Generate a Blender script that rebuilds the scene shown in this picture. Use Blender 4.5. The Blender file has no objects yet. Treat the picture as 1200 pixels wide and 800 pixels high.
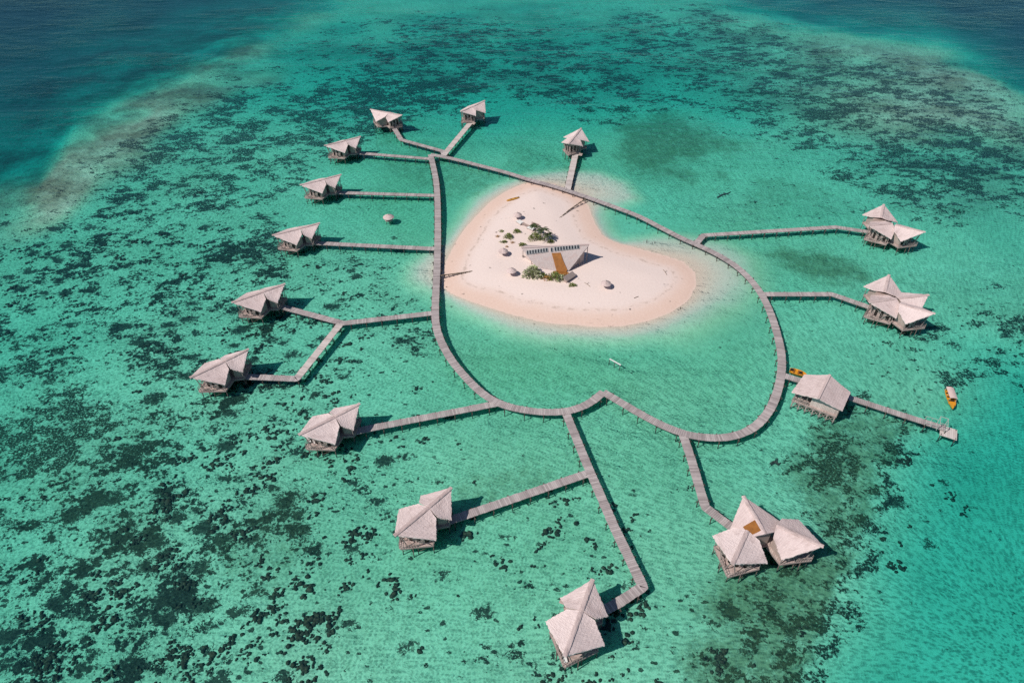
import bpy, bmesh, math, random
import numpy as np
from mathutils import Vector, Matrix
random.seed(7); rng = np.random.default_rng(11)
S = bpy.context.scene
COL = S.collection
R = math.radians
PI = math.pi

# ------------------------------------------------------------------ camera
FPX, TH, CH = 800.0, R(40.4), 120.0
SN, CS = math.sin(TH), math.cos(TH)
cd = bpy.data.cameras.new('camera'); cam = bpy.data.objects.new('camera', cd); COL.objects.link(cam)
cd.lens = 24.0; cd.sensor_width = 36.0; cd.clip_start = 0.5; cd.clip_end = 20000
cam.location = (0, 0, CH); cam.rotation_euler = (PI/2 - TH, 0, 0); S.camera = cam

def at(u, v, z=0.0):
    """world point seen at photo pixel (u, v) at height z"""
    a, b = (u-600)/FPX, (v-400)/FPX
    dx, dy, dz = a, CS - b*SN, -SN - b*CS
    t = (z-CH)/dz
    return Vector((dx*t, dy*t, z))

# ------------------------------------------------------------------ tagging
def tag(o, label=None, cat=None, group=None, kind=None):
    if label: o['label'] = label
    if cat: o['category'] = cat
    if group: o['group'] = group
    if kind: o['kind'] = kind
    return o
def thing(name, label, cat, loc=(0, 0, 0), rz=0.0, group=None):
    o = bpy.data.objects.new(name, None); COL.objects.link(o)
    o.empty_display_size = 0.5
    o.location = loc; o.rotation_euler = (0, 0, rz)
    return tag(o, label, cat, group)
def obj(name, me, mat=None, parent=None, loc=None, rz=None):
    o = bpy.data.objects.new(name, me); COL.objects.link(o)
    if mat is not None and not len(me.materials): me.materials.append(mat)
    if parent is not None: o.parent = parent
    if loc is not None: o.location = loc
    if rz is not None: o.rotation_euler = (0, 0, rz)
    return o
def copy_tree(o, parent=None):
    c = o.copy(); COL.objects.link(c); c.parent = parent
    for ch in list(o.children): copy_tree(ch, c)
    return c

# ------------------------------------------------------------------ mesh building
class MB:
    def __init__(s): s.v = []; s.f = []; s.uv = []
    def add(s, vs, fs):
        n = len(s.v); s.v += [tuple(p) for p in vs]
        s.f += [tuple(i+n for i in f) for f in fs]
    def box(s, c, size, rz=0.0, M=None):
        hx, hy, hz = size[0]/2, size[1]/2, size[2]/2
        m = M or (Matrix.Translation(Vector(c)) @ Matrix.Rotation(rz, 4, 'Z'))
        vs = [m @ Vector((x*hx, y*hy, z*hz)) for z in (-1, 1) for y in (-1, 1) for x in (-1, 1)]
        s.add(vs, [(0,2,3,1),(4,5,7,6),(0,1,5,4),(2,6,7,3),(0,4,6,2),(1,3,7,5)])
    def bar(s, a, b, w, h=None, up=Vector((0, 0, 1))):
        a, b = Vector(a), Vector(b); h = h or w
        d = b-a; L = d.length
        if L < 1e-6: return
        d /= L
        sd = d.cross(up)
        if sd.length < 1e-3: sd = Vector((1, 0, 0))
        sd.normalize(); u2 = sd.cross(d)
        vs = [p + sd*(x*w/2) + u2*(y*h/2) for p in (a, b) for y in (-1, 1) for x in (-1, 1)]
        s.add(vs, [(0,2,3,1),(4,5,7,6),(0,1,5,4),(2,6,7,3),(0,4,6,2),(1,3,7,5)])
    def tube(s, pts, radii, n=8):
        pts = [Vector(p) for p in pts]
        if not hasattr(radii, '__len__'): radii = [radii]*len(pts)
        base = len(s.v)
        for i, p in enumerate(pts):
            d = (pts[min(i+1, len(pts)-1)] - pts[max(i-1, 0)]).normalized()
            a = d.cross(Vector((0, 0, 1)))
            if a.length < 1e-3: a = Vector((1, 0, 0))
            a.normalize(); b = a.cross(d)
            for k in range(n):
                t = 2*PI*k/n
                s.v.append(tuple(p + (a*math.cos(t) + b*math.sin(t))*radii[i]))
        for i in range(len(pts)-1):
            for k in range(n):
                k2 = (k+1) % n
                s.f.append((base+i*n+k, base+i*n+k2, base+(i+1)*n+k2, base+(i+1)*n+k))
        s.f.append(tuple(base+k for k in range(n))[::-1])
        s.f.append(tuple(base+(len(pts)-1)*n+k for k in range(n)))
    def prism(s, poly, z0, z1):
        n = len(poly)
        zt = z1 if hasattr(z1, '__len__') else [z1]*n
        zb = z0 if hasattr(z0, '__len__') else [z0]*n
        vs = [(p[0], p[1], zb[i]) for i, p in enumerate(poly)] + [(p[0], p[1], zt[i]) for i, p in enumerate(poly)]
        fs = [tuple(range(n))[::-1], tuple(range(n, 2*n))] + [(i, (i+1) % n, n+(i+1) % n, n+i) for i in range(n)]
        s.add(vs, fs)
    def lathe(s, prof, n=16, c=(0, 0, 0)):
        base = len(s.v)
        for r, z in prof:
            for k in range(n):
                t = 2*PI*k/n
                s.v.append((c[0]+r*math.cos(t), c[1]+r*math.sin(t), c[2]+z))
        for i in range(len(prof)-1):
            for k in range(n):
                k2 = (k+1) % n
                s.f.append((base+i*n+k, base+i*n+k2, base+(i+1)*n+k2, base+(i+1)*n+k))
    def mesh(s, name, mat=None, smooth=False):
        me = bpy.data.meshes.new(name); me.from_pydata(s.v, [], s.f)
        bm = bmesh.new(); bm.from_mesh(me); bmesh.ops.recalc_face_normals(bm, faces=bm.faces); bm.to_mesh(me); bm.free()
        if smooth: me.polygons.foreach_set('use_smooth', [True]*len(me.polygons))
        if mat is not None: me.materials.append(mat)
        return me
    def build(s, name, mat, parent=None, smooth=False, loc=None, rz=None):
        return obj(name, s.mesh(name, mat, smooth), None, parent, loc, rz)

# ------------------------------------------------------------------ materials
class NT:
    def __init__(s, name):
        s.m = bpy.data.materials.new(name); s.m.use_nodes = True
        s.t = s.m.node_tree; s.t.nodes.clear()
        s.out = s.t.nodes.new('ShaderNodeOutputMaterial')
    def n(s, typ, **kw):
        nd = s.t.nodes.new(typ)
        for k, v in kw.items(): setattr(nd, k, v)
        return nd
    def l(s, a, b): s.t.links.new(a, b)
    def val(s, sock, v):
        if hasattr(v, 'is_linked') or hasattr(v, 'node'): s.l(v, sock)
        else: sock.default_value = v
    def math(s, op, a, b=None, c=None, clamp=False):
        nd = s.n('ShaderNodeMath', operation=op, use_clamp=clamp)
        s.val(nd.inputs[0], a)
        if b is not None: s.val(nd.inputs[1], b)
        if c is not None: s.val(nd.inputs[2], c)
        return nd.outputs[0]
    def ss(s, x, a, b):
        nd = s.n('ShaderNodeMapRange', interpolation_type='SMOOTHSTEP')
        s.val(nd.inputs[0], x); s.val(nd.inputs[1], a); s.val(nd.inputs[2], b)
        return nd.outputs[0]
    def lin(s, x, a, b, c=0., d=1.):
        nd = s.n('ShaderNodeMapRange')
        s.val(nd.inputs[0], x); s.val(nd.inputs[1], a); s.val(nd.inputs[2], b); s.val(nd.inputs[3], c); s.val(nd.inputs[4], d)
        return nd.outputs[0]
    def mix(s, f, a, b):
        nd = s.n('ShaderNodeMix', data_type='RGBA')
        s.val(nd.inputs[0], f)
        for i, v in ((6, a), (7, b)):
            if isinstance(v, tuple): nd.inputs[i].default_value = (*v, 1)
            else: s.l(v, nd.inputs[i])
        return nd.outputs[2]
    def noise(s, vec, scale, detail=3, rough=.55, dist=0.):
        nd = s.n('ShaderNodeTexNoise'); nd.inputs['Scale'].default_value = scale
        nd.inputs['Detail'].default_value = detail; nd.inputs['Roughness'].default_value = rough
        nd.inputs['Distortion'].default_value = dist
        if vec is not None: s.l(vec, nd.inputs['Vector'])
        return nd.outputs['Fac']
    def attr(s, name):
        return s.n('ShaderNodeAttribute', attribute_name=name).outputs['Fac']
    def mapping(s, vec, scale=(1, 1, 1), rot=(0, 0, 0), loc=(0, 0, 0)):
        nd = s.n('ShaderNodeMapping'); s.l(vec, nd.inputs[0])
        nd.inputs['Scale'].default_value = scale; nd.inputs['Rotation'].default_value = rot; nd.inputs['Location'].default_value = loc
        return nd.outputs[0]
    def bsdf(s, color, rough=.8, bump=None, bs=.3, bd=.1, spec=.3):
        b = s.n('ShaderNodeBsdfPrincipled')
        if isinstance(color, tuple): b.inputs['Base Color'].default_value = (*color, 1)
        else: s.l(color, b.inputs['Base Color'])
        s.val(b.inputs['Roughness'], rough); b.inputs['Specular IOR Level'].default_value = spec
        if bump is not None:
            bn = s.n('ShaderNodeBump'); bn.inputs['Strength'].default_value = bs; bn.inputs['Distance'].default_value = bd
            s.l(bump, bn.inputs['Height']); s.l(bn.outputs[0], b.inputs['Normal'])
        s.l(b.outputs[0], s.out.inputs['Surface'])
        return b

def m_thatch(name, c1, c2, c3):
    t = NT(name)
    uv = t.n('ShaderNodeUVMap', uv_map='uv').outputs[0]
    oi = t.n('ShaderNodeObjectInfo').outputs['Random']
    off = t.n('ShaderNodeCombineXYZ'); t.l(t.math('MULTIPLY', oi, 37.), off.inputs[0]); t.l(t.math('MULTIPLY', oi, 91.), off.inputs[1])
    va = t.n('ShaderNodeVectorMath', operation='ADD'); t.l(uv, va.inputs[0]); t.l(off.outputs[0], va.inputs[1]); uv2 = va.outputs[0]
    tone = t.lin(oi, 0., 1., -.5, .5)
    streak = t.noise(t.mapping(uv2, (4.0, 0.45, 1)), 1.0, 5, .7)
    blot = t.noise(uv2, .45, 4, .6)
    fine = t.noise(t.mapping(uv2, (9., 4., 1)), 1.0, 2, .6)
    sep = t.n('ShaderNodeSeparateXYZ'); t.l(uv, sep.inputs[0])
    wob = t.math('ADD', sep.outputs[1], t.math('MULTIPLY', t.noise(uv2, .9, 2), .35))
    course = t.math('FRACT', t.math('MULTIPLY', wob, 1/0.62))
    cl = t.ss(course, .0, .35)
    col = t.mix(t.math('ADD', t.lin(streak, .32, .68), t.math('MULTIPLY', tone, .5)), c1, c2)
    col = t.mix(t.math('MULTIPLY', t.ss(blot, .48, .72), .5), col, c3)
    col = t.mix(t.math('MULTIPLY', t.math('SUBTRACT', 1., cl), .10), col, c3)
    col = t.mix(t.math('MULTIPLY', t.ss(fine, .56, .74), .45), col, c3)
    h = t.math('ADD', t.math('MULTIPLY', streak, .6), t.math('MULTIPLY', course, .08))
    t.bsdf(col, .95, h, 1., .16, .1)
    return t.m
def m_wood(name, c1, c2, c3, scale=1.0, island=True):
    t = NT(name)
    tc = t.n('ShaderNodeTexCoord').outputs['Object']
    g = t.noise(t.mapping(tc, (1.2, 1.2, 3)), scale, 4, .6)
    col = t.mix(t.lin(g, .3, .7), c1, c2)
    if island:
        rp = t.n('ShaderNodeNewGeometry').outputs['Random Per Island']
        col = t.mix(t.math('MULTIPLY', t.ss(rp, .45, 1.), .6), col, c3)
        dk = tuple(c*.62 for c in c1)
        col = t.mix(t.math('MULTIPLY', t.ss(rp, .22, .0), .5), col, dk)
    big = t.noise(tc, .18, 3, .6)
    col = t.mix(t.math('MULTIPLY', t.ss(big, .5, .68), .35), col, tuple(c*.7 for c in c1))
    t.bsdf(col, .85, g, .3, .02, .2)
    return t.m
def m_plain(name, c, rough=.7, var=.25, scale=2., spec=.3, metallic=0.):
    t = NT(name); tc = t.n('ShaderNodeTexCoord').outputs['Object']
    g = t.noise(tc, scale, 4, .6)
    col = t.mix(t.lin(g, .3, .7), tuple(x*(1-var) for x in c), c)
    b = t.bsdf(col, rough, g, .2, .03, spec); b.inputs['Metallic'].default_value = metallic
    return t.m
def m_leaf(name, c1, c2):
    t = NT(name); rp = t.n('ShaderNodeNewGeometry').outputs['Random Per Island']
    t.bsdf(t.mix(rp, c1, c2), .6, None, spec=.3)
    return t.m

M = {}
M['thatch'] = m_thatch('weathered_thatch', (.60, .465, .445), (.80, .655, .63), (.44, .33, .31))
M['ridge'] = m_thatch('ridge_thatch', (.50, .38, .36), (.68, .54, .515), (.28, .20, .185))
M['house_thatch'] = m_thatch('house_thatch', (.42, .355, .345), (.58, .49, .47), (.44, .29, .265))
M['plank'] = m_wood('grey_planks', (.345, .29, .285), (.43, .365, .36), (.56, .49, .475))
M['plank_pale'] = m_wood('pale_planks', (.52, .44, .41), (.60, .52, .49), (.68, .60, .57))  # paler plank tone for some walkways and the landing
M['deck'] = m_wood('deck_planks', (.42, .31, .28), (.52, .41, .375), (.60, .49, .45))
M['pile'] = m_plain('dark_piles', (.10, .075, .065), .9)
M['beam'] = m_plain('weathered_beam', (.34, .27, .25), .85)
M['stilt'] = m_plain('shaded_stilts', (.13, .105, .09), .9)  # darkened so the colour carries the shade under the decks
M['wall'] = m_wood('wall_boards', (.34, .25, .22), (.42, .32, .29), (.48, .38, .35))
M['wallpink'] = m_wood('pale_wall_boards', (.50, .39, .36), (.58, .47, .43), (.64, .52, .48))
M['opening'] = m_plain('dark_shutter', (.03, .022, .02), .6)
M['white'] = m_plain('white_fabric', (.78, .75, .72), .7, .1)
M['orange'] = m_plain('orange_paint', (.72, .30, .025), .45, .12)
M['orange_dark'] = m_plain('orange_tarp', (.33, .125, .025), .7, .35, 1.2)
M['canopy'] = m_plain('pale_canopy', (.66, .50, .46), .7, .12)
M['black'] = m_plain('black_rubber', (.02, .02, .02), .6)
M['panel'] = m_plain('solar_cells', (.012, .018, .028), .25, .3, 3., .5)
M['frame'] = m_plain('pale_metal', (.42, .44, .40), .5, .1)
M['pframe'] = m_plain('panel_frame', (.55, .55, .55), .45, .1)
M['kayak'] = m_plain('ochre_hull', (.60, .29, .05), .5, .2)
M['leaf'] = m_leaf('olive_leaves', (.13, .175, .04), (.32, .35, .12))
M['leaf_dark'] = m_leaf('dark_fronds', (.03, .045, .016), (.085, .11, .04))
M['leaf_pale'] = m_leaf('pale_leaves', (.20, .23, .07), (.62, .62, .44))
M['leaf_dry'] = m_leaf('dry_leaves', (.42, .17, .05), (.55, .36, .12))
M['trunk'] = m_plain('palm_trunk', (.20, .15, .11), .9)
M['cane'] = m_plain('pale_stone', (.44, .37, .34), .9)

# ------------------------------------------------------------------ terrain
WATERLINE = [(620,214),(606,219),(590,227),(572,239),(556,255),(543,272),(532,290),(524,306),(519,322),(519,336),(528,344),(545,350),(570,358),(600,368),(630,375),(665,380),(700,382),(730,381),(760,375),(787,365),(806,351),(815,335),(812,319),(800,307),(780,301),(757,295),(737,289),(719,283),(705,275),(697,263),(692,250),(688,240),(680,231),(664,223),(645,216)]
SHALLOW = [(625,205),(606,211),(584,219),(562,233),(549,248),(538,265),(524,284),(503,298),(489,312),(488,324),(499,333),(520,342),(532,352),(560,366),(600,383),(640,391),(690,393),(738,393),(780,384),(815,366),(848,348),(868,328),(864,305),(840,290),(803,281),(772,279),(747,282),(730,284),(714,277),(705,265),(700,251),(704,240),(724,238),(740,230),(728,214),(700,204),(660,201)]
wl = np.array([at(*p)[:2] for p in WATERLINE]); sh = np.array([at(*p)[:2] for p in SHALLOW])

def sdist(P, poly):
    """signed distance (negative inside) in metres"""
    d = np.full(len(P), 1e18); inside = np.zeros(len(P), bool)
    n = len(poly)
    for i in range(n):
        a, b = poly[i], poly[(i+1) % n]
        ab = b-a; t = np.clip(((P-a)@ab)/(ab@ab), 0, 1)
        q = a + t[:, None]*ab
        d = np.minimum(d, ((P-q)**2).sum(1))
        c = (a[1] > P[:, 1]) != (b[1] > P[:, 1])
        with np.errstate(divide='ignore', invalid='ignore'):
            xi = (b[0]-a[0])*(P[:, 1]-a[1])/(b[1]-a[1]+1e-12)+a[0]
        inside ^= c & (P[:, 0] < xi)
    d = np.sqrt(d); d[inside] *= -1
    return d
def smst(x, a, b):
    t = np.clip((x-a)/(b-a), 0, 1); return t*t*(3-2*t)
def to_px(P):
    dx, dy, dz = P[:, 0], P[:, 1], -CH
    zc = dy*CS - dz*SN
    return 600+FPX*dx/zc, 400-FPX*(dy*SN + dz*CS)/zc
def vnoise(x, y, s, seed):
    g = np.random.default_rng(seed).random((256, 256))
    X, Y = x/s+1000.5, y/s+1000.5
    i, j = np.floor(X).astype(int), np.floor(Y).astype(int); fx, fy = X-i, Y-j
    fx, fy = fx*fx*(3-2*fx), fy*fy*(3-2*fy)
    a, b = g[i % 256, j % 256], g[(i+1) % 256, j % 256]
    c, d = g[i % 256, (j+1) % 256], g[(i+1) % 256, (j+1) % 256]
    return (a*(1-fx)+b*fx)*(1-fy)+(c*(1-fx)+d*fx)*fy
def ell(U, V, lst, soft=.55):
    out = np.zeros_like(U)
    for cx, cy, rx, ry, rot, val in lst:
        c, s = math.cos(R(rot)), math.sin(R(rot))
        x, y = (U-cx)*c-(V-cy)*s, (U-cx)*s+(V-cy)*c     # rot counter-clockwise as seen in the photo
        r = np.sqrt((x/rx)**2+(y/ry)**2)
        out = np.maximum(out, val*(1-smst(r, 1-soft, 1+soft)))
    return out
CORAL = [(130,690,130,60,10,.66),(90,520,140,70,0,.66),(150,400,270,230,0,.53),(90,560,190,120,0,.60),(180,660,260,140,10,.52),(60,740,190,120,0,.55),(330,640,110,80,40,.55),(250,180,190,90,20,.60),(160,330,220,70,0,.50),
         (480,115,110,52,20,.70),(400,140,80,60,0,.62),(600,70,240,55,-8,.58),(420,60,160,45,10,.44),(330,420,110,60,0,.42),(400,340,110,60,0,.44),(300,290,60,50,20,.62),(440,560,110,70,0,.36),
         (840,60,190,60,-10,.57),(1010,120,240,80,-8,.60),(1120,190,160,80,0,.62),(900,130,90,40,-10,.5),(740,120,120,35,-5,.55),(950,230,130,50,-10,.32),
         (1150,420,90,90,-20,.56),(1080,430,70,50,0,.45),(1020,560,80,110,-25,.58),(930,700,120,70,15,.60),(890,770,110,55,0,.58),(780,740,110,70,0,.36),(690,700,90,80,0,.26),(600,640,120,80,0,.24),
         (520,700,110,90,0,.28),(760,560,140,60,0,.17),(960,560,60,40,0,.3),(450,450,80,60,0,.34),(640,770,120,40,0,.33),(470,390,50,40,0,.42)]
HEADS = [(170,660,230,110,15,1.),(60,740,160,90,0,.9),(330,640,90,70,40,.9),(280,760,160,60,0,.8),(330,480,160,140,0,.5),(150,330,170,90,0,.45),(400,340,110,60,0,.5),(60,300,90,60,0,.5),(430,590,90,70,0,.6),(560,700,140,80,0,.25),(800,740,120,60,0,.4),(650,690,200,110,0,.22),(1080,590,50,60,0,.25)]
GRASS = [(800,180,70,45,0,.75),(945,300,60,22,-15,.75),(930,235,80,30,0,.5),(570,555,70,28,20,.55),(690,540,60,25,0,.35),(470,250,50,45,0,.35),(530,205,70,35,-20,.55),(640,195,90,16,-8,.5),(590,360,70,12,-15,.5),(1020,560,75,110,-25,.72),(930,690,125,70,15,.80),(880,775,110,60,0,.74),(80,540,150,110,0,.42),(330,640,90,60,40,.5),(600,560,60,60,0,.2),(660,400,90,30,0,.3),(770,325,30,10,0,.0),(860,390,30,40,0,.3),(480,290,30,60,0,.3),(560,300,0.1,0.1,0,0)]
MURK = [(105,115,150,60,40,.85),(1000,100,210,50,-12,.75),(1130,170,110,70,-20,.65),(640,30,200,25,-4,.4),(170,115,220,60,33,1.),(50,190,130,55,42,1.),(75,215,70,30,40,.8),(280,75,90,20,15,.6),(1040,75,170,26,-12,.85),(900,45,110,22,-15,.6),(600,75,260,30,-4,.5),(1150,125,80,40,-25,.6),(430,55,120,20,0,.4)]
def reef_edge(U, V):
    # distance in photo pixels beyond the reef rim (towards open water)
    xs = np.array([-700,-250,0,45,85,130,230,300,400,520,640,760,830,900,1000,1100,1200,1320,1900])
    ys = np.array([430,330,238,232,172,136,96,58,8,-25,-45,-30,-2,34,52,62,112,190,420])
    return np.interp(U, xs, ys) - V
def fields(P):
    U, V = to_px(P)
    n1 = vnoise(P[:, 0], P[:, 1], 22, 1)-.5; n2 = vnoise(P[:, 0], P[:, 1], 7, 2)-.5; n3 = vnoise(P[:, 0], P[:, 1], 2.6, 3)-.5
    dA = sdist(P, wl); dB = sdist(P, sh)
    dAw = dA + n2*1.2 + n3*.4
    z_in = 0.06 + np.minimum(-dAw*.085, .45) + .95*smst(-dAw, 4, 16)*.9 + n2*.10+n3*.05
    t = np.clip(dA/(np.maximum(dA, 0)-np.minimum(dB, -1e-3)+1e-6), 0, 1)
    z_mid = -.01-.27*t**1.5
    dBw = dB + n2*1.0
    Up, Vp = U+n1*60, V+n1*30
    base = 0.92 + .14*n1
    base += 1.15*(1-ell(U, V, [(0,0,1,1,0,0)]))*smst(U+.42*V+n1*70, 1240, 1400)*smst(V, 360, 480)      # sandy slope at lower right
    base += .35*smst(-U, -330, 100)*smst(V, 240, 420)*.6
    base += ell(Up, Vp, [(600,90,330,60,0,.7),(60,60,1,1,0,0)]) - ell(Up, Vp, [(1040,95,240,60,-10,.5),(190,130,170,40,33,.5),(70,210,80,36,40,.5)])
    e = reef_edge(U, V)+n1*26+n2*8
    left = smst(U, 760, 560)
    deep = left*(2.0*smst(e, 0, 55)+1.1*smst(e, 30, 140)+2.2*smst(e, 70, 280)) + (1-left)*(1.2*smst(e, -6, 36)+3.2*smst(e, 0, 105))
    base += deep
    zo = -(.30+(base-.30)*smst(dBw, -1.5, 8.+7*smst(U, 740, 830)*smst(V, 250, 300)))
    z = np.where(dA < 0, z_in, np.where(dB < 0, z_mid, zo))
    # blend across the waterline
    k = smst(dAw, -1.2, 1.2); z = np.where((dA > -2) & (dA < 2) , z_in*(1-k)*(dAw < 1.2)+np.minimum(z_mid, -.02)*k, z)
    clear = smst(dB, 1, 9)
    coral = (ell(Up, Vp, CORAL))*clear
    inner = 1-ell(U, V, [(640,300,150,130,0,1.),(790,420,130,90,0,1.),(650,430,120,60,0,1.),(700,330,220,110,-20,1.)], .25)
    coral *= inner
    coral *= 1-.9*smst(e, 8, 70)
    coral *= 1-smst(U+.42*V+n1*40, 1290, 1360)*smst(V, 400, 520)
    heads = ell(Up, Vp, HEADS)*clear*inner
    grass = ell(U+n1*90+n2*40, V+n1*45+n2*20, GRASS)*smst(dB, -1, 5)*(1-smst(U+.42*V+n1*40+n2*30+n3*20, 1262, 1292)*smst(V, 400, 520))
    murk = ell(U+n1*50, V+n1*16, MURK)
    algae = ell(U+n1*50, V+n1*25, [(640,430,130,60,0,.8),(580,300,80,110,0,.7),(800,420,110,80,0,.5),(500,240,70,70,0,.7),(720,520,180,70,0,.45),(620,620,200,120,0,.35),(700,190,200,40,0,.45),(900,300,110,70,0,.4)], .8)*smst(dB, 0, 8)
    return z, coral, heads, grass, murk, dA, algae
# grid, dense where the photograph looks, coarse beyond
us = np.concatenate([np.arange(-900, -120, 40), np.arange(-120, 1320, 4.0), np.arange(1320, 2140, 40)])
vs = np.concatenate([np.array([-268,-255,-235,-205,-170,-130,-95,-65]), np.arange(-40, 840, 3.0), np.arange(840, 1200, 30)])
UU, VV = np.meshgrid(us, vs)
a_, b_ = (UU-600)/FPX, (VV-400)/FPX
tt = -CH/(-SN-b_*CS)
GX, GY = a_*tt, (CS-b_*SN)*tt
P = np.stack([GX.ravel(), GY.ravel()], 1)
z, coral, heads, grass, murk, dA, algae = fields(P)
nu, nv = len(us), len(vs)
idx = np.arange(nu*nv).reshape(nv, nu)
quads = np.stack([idx[1:, :-1], idx[1:, 1:], idx[:-1, 1:], idx[:-1, :-1]], -1).reshape(-1, 4)
qz = z[quads].max(1)
def terrain(name, sel, mat):
    q = quads[sel]; used, inv = np.unique(q, return_inverse=True)
    me = bpy.data.meshes.new(name)
    co = np.column_stack([P[used], z[used]])
    me.from_pydata(co.tolist(), [], inv.reshape(-1, 4).tolist())
    for nm, arr in (('coral', coral), ('heads', heads), ('grass', grass), ('murk', murk), ('algae', algae)):
        a = me.attributes.new(nm, 'FLOAT', 'POINT'); a.data.foreach_set('value', arr[used].astype(np.float32))
    me.polygons.foreach_set('use_smooth', [True]*len(me.polygons))
    me.materials.append(mat)
    o = bpy.data.objects.new(name, me); COL.objects.link(o); o['kind'] = 'structure'
    return o
def zground(x, y):
    return float(fields(np.array([[x, y]]))[0][0])
def on_sand(u, v):
    p = at(u, v, 1.0)
    for _ in range(3): p = at(u, v, zground(p.x, p.y))
    return p

def m_bed():
    t = NT('sand_and_reef')
    geo = t.n('ShaderNodeNewGeometry'); pos = geo.outputs['Position']
    sx = t.n('ShaderNodeSeparateXYZ'); t.l(pos, sx.inputs[0]); zz = sx.outputs[2]
    flat = t.n('ShaderNodeCombineXYZ'); t.l(sx.outputs[0], flat.inputs[0]); t.l(sx.outputs[1], flat.inputs[1]); p = flat.outputs[0]
    co, he, gr, mu, al = (t.attr(k) for k in ('coral', 'heads', 'grass', 'murk', 'algae'))
    # dry and wet sand
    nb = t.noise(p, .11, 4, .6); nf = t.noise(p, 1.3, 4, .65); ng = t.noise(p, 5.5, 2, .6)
    zr = t.math('ADD', zz, t.math('MULTIPLY', t.math('SUBTRACT', nb, .5), .30))
    dry = t.mix(t.lin(nf, .3, .7), (.755, .61, .555), (.80, .66, .605))
    wet = t.mix(t.lin(nf, .3, .7), (.70, .50, .41), (.75, .555, .47))
    sand = t.mix(t.ss(zr, .22, .85), wet, dry)
    wrack = t.math('MULTIPLY', t.ss(t.math('ABSOLUTE', t.math('SUBTRACT', zr, .60)), .06, .0), t.ss(t.noise(p, .5, 4, .7), .47, .60))
    sand = t.mix(t.math('MULTIPLY', wrack, .8), sand, (.52, .40, .34))
    foot = t.math('MULTIPLY', t.ss(t.noise(p, .9, 3, .7), .60, .70), t.ss(zz, .3, .6))
    sand = t.mix(t.math('MULTIPLY', foot, .10), sand, (.62, .50, .44))
    # sand under water: pale with rubble and thin algae, caustic sparkle painted as speckle
    mot = t.noise(t.mapping(p, (1., .75, 1), (0, 0, .5)), .75, 4, .7)
    wsand = t.mix(t.lin(mot, .30, .70), (.60, .65, .445), (.82, .84, .60))
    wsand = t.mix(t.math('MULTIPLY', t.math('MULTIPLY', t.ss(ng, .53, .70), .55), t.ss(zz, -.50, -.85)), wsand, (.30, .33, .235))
    wsand = t.mix(t.math('MULTIPLY', t.ss(ng, .45, .30), .5), wsand, (.90, .92, .70))  # bright flecks of rippling sunlight painted into the sand colour
    big = t.noise(p, .035, 4, .6)
    wsand = t.mix(t.math('MULTIPLY', t.ss(big, .40, .66), .45), wsand, (.46, .54, .36))
    wsand = t.mix(t.math('MULTIPLY', al, .75), wsand, t.mix(t.lin(mot, .3, .7), (.34, .46, .235), (.58, .66, .40)))
    pale = t.mix(t.lin(nf, .3, .7), (.72, .60, .52), (.77, .66, .58))
    base = t.mix(t.ss(t.math('ADD', zz, t.math('MULTIPLY', t.math('SUBTRACT', nb, .5), .2)), -.62, -.14), wsand, pale)
    base = t.mix(t.ss(t.math('ADD', zz, t.math('MULTIPLY', t.math('SUBTRACT', nf, .5), .05)), -.16, .10), base, sand)
    # sea grass
    gn = t.math('ADD', t.math('MULTIPLY', t.noise(p, .30, 5, .7), .6), t.math('MULTIPLY', t.noise(p, 2.2, 3, .7), .4))
    gm = t.math('MULTIPLY', t.ss(t.math('ADD', gn, t.math('MULTIPLY', gr, .42)), .60, .86), t.math('MULTIPLY', gr, 1.1, clamp=True))
    base = t.mix(t.math('MULTIPLY', gm, .85), base, t.mix(t.lin(nf, .35, .65), (.135, .14, .06), (.26, .25, .11)))
    # brown silt along the rim
    base = t.mix(t.math('MULTIPLY', mu, t.math('MULTIPLY', t.ss(t.noise(p, .045, 5, .65), .30, .66), .95)), base, t.mix(t.lin(mot, .3, .7), (.17, .115, .075), (.36, .25, .165)))
    # coral patches, streaked along the current
    ps = t.mapping(p, (.80, 1.15, 1), (0, 0, R(-35)))
    wv = t.n('ShaderNodeTexNoise'); wv.inputs['Scale'].default_value = .5; t.l(p, wv.inputs['Vector'])
    wm = t.n('ShaderNodeVectorMath', operation='MULTIPLY_ADD'); t.l(wv.outputs['Color'], wm.inputs[0]); wm.inputs[1].default_value = (1.6, 1.6, 0); t.l(ps, wm.inputs[2])
    pw = wm.outputs[0]
    cA = t.noise(pw, .085, 2, .5); cB = t.noise(pw, .30, 3, .6); cC = t.noise(p, 1.0, 4, .7)
    cn = t.math('ADD', t.math('ADD', t.math('MULTIPLY', cA, .36), t.math('MULTIPLY', cB, .42)), t.math('MULTIPLY', cC, .40))   # mean about .59
    thr = t.lin(co, 0., 1., .79, .45)
    d = t.math('SUBTRACT', cn, thr)
    cm = t.math('MULTIPLY', t.ss(d, -.006, .030), t.ss(co, .06, .16))
    vo = t.n('ShaderNodeTexVoronoi'); vo.inputs['Scale'].default_value = .23; t.l(pw, vo.inputs['Vector'])
    sc = t.n('ShaderNodeSeparateColor'); t.l(vo.outputs['Color'], sc.inputs[0])
    rad = t.math('MULTIPLY', t.math('ADD', t.math('MULTIPLY', sc.outputs[1], .30), .16), t.ss(t.math('SUBTRACT', t.math('MULTIPLY', he, .75), sc.outputs[0]), .0, .06))
    rr = t.math('ADD', vo.outputs['Distance'], t.math('MULTIPLY', t.math('SUBTRACT', cC, .5), 2.0))
    hm = t.ss(t.math('SUBTRACT', rad, rr), -.005, .05)
    vo2 = t.n('ShaderNodeTexVoronoi'); vo2.inputs['Scale'].default_value = .75; t.l(pw, vo2.inputs['Vector'])
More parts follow.
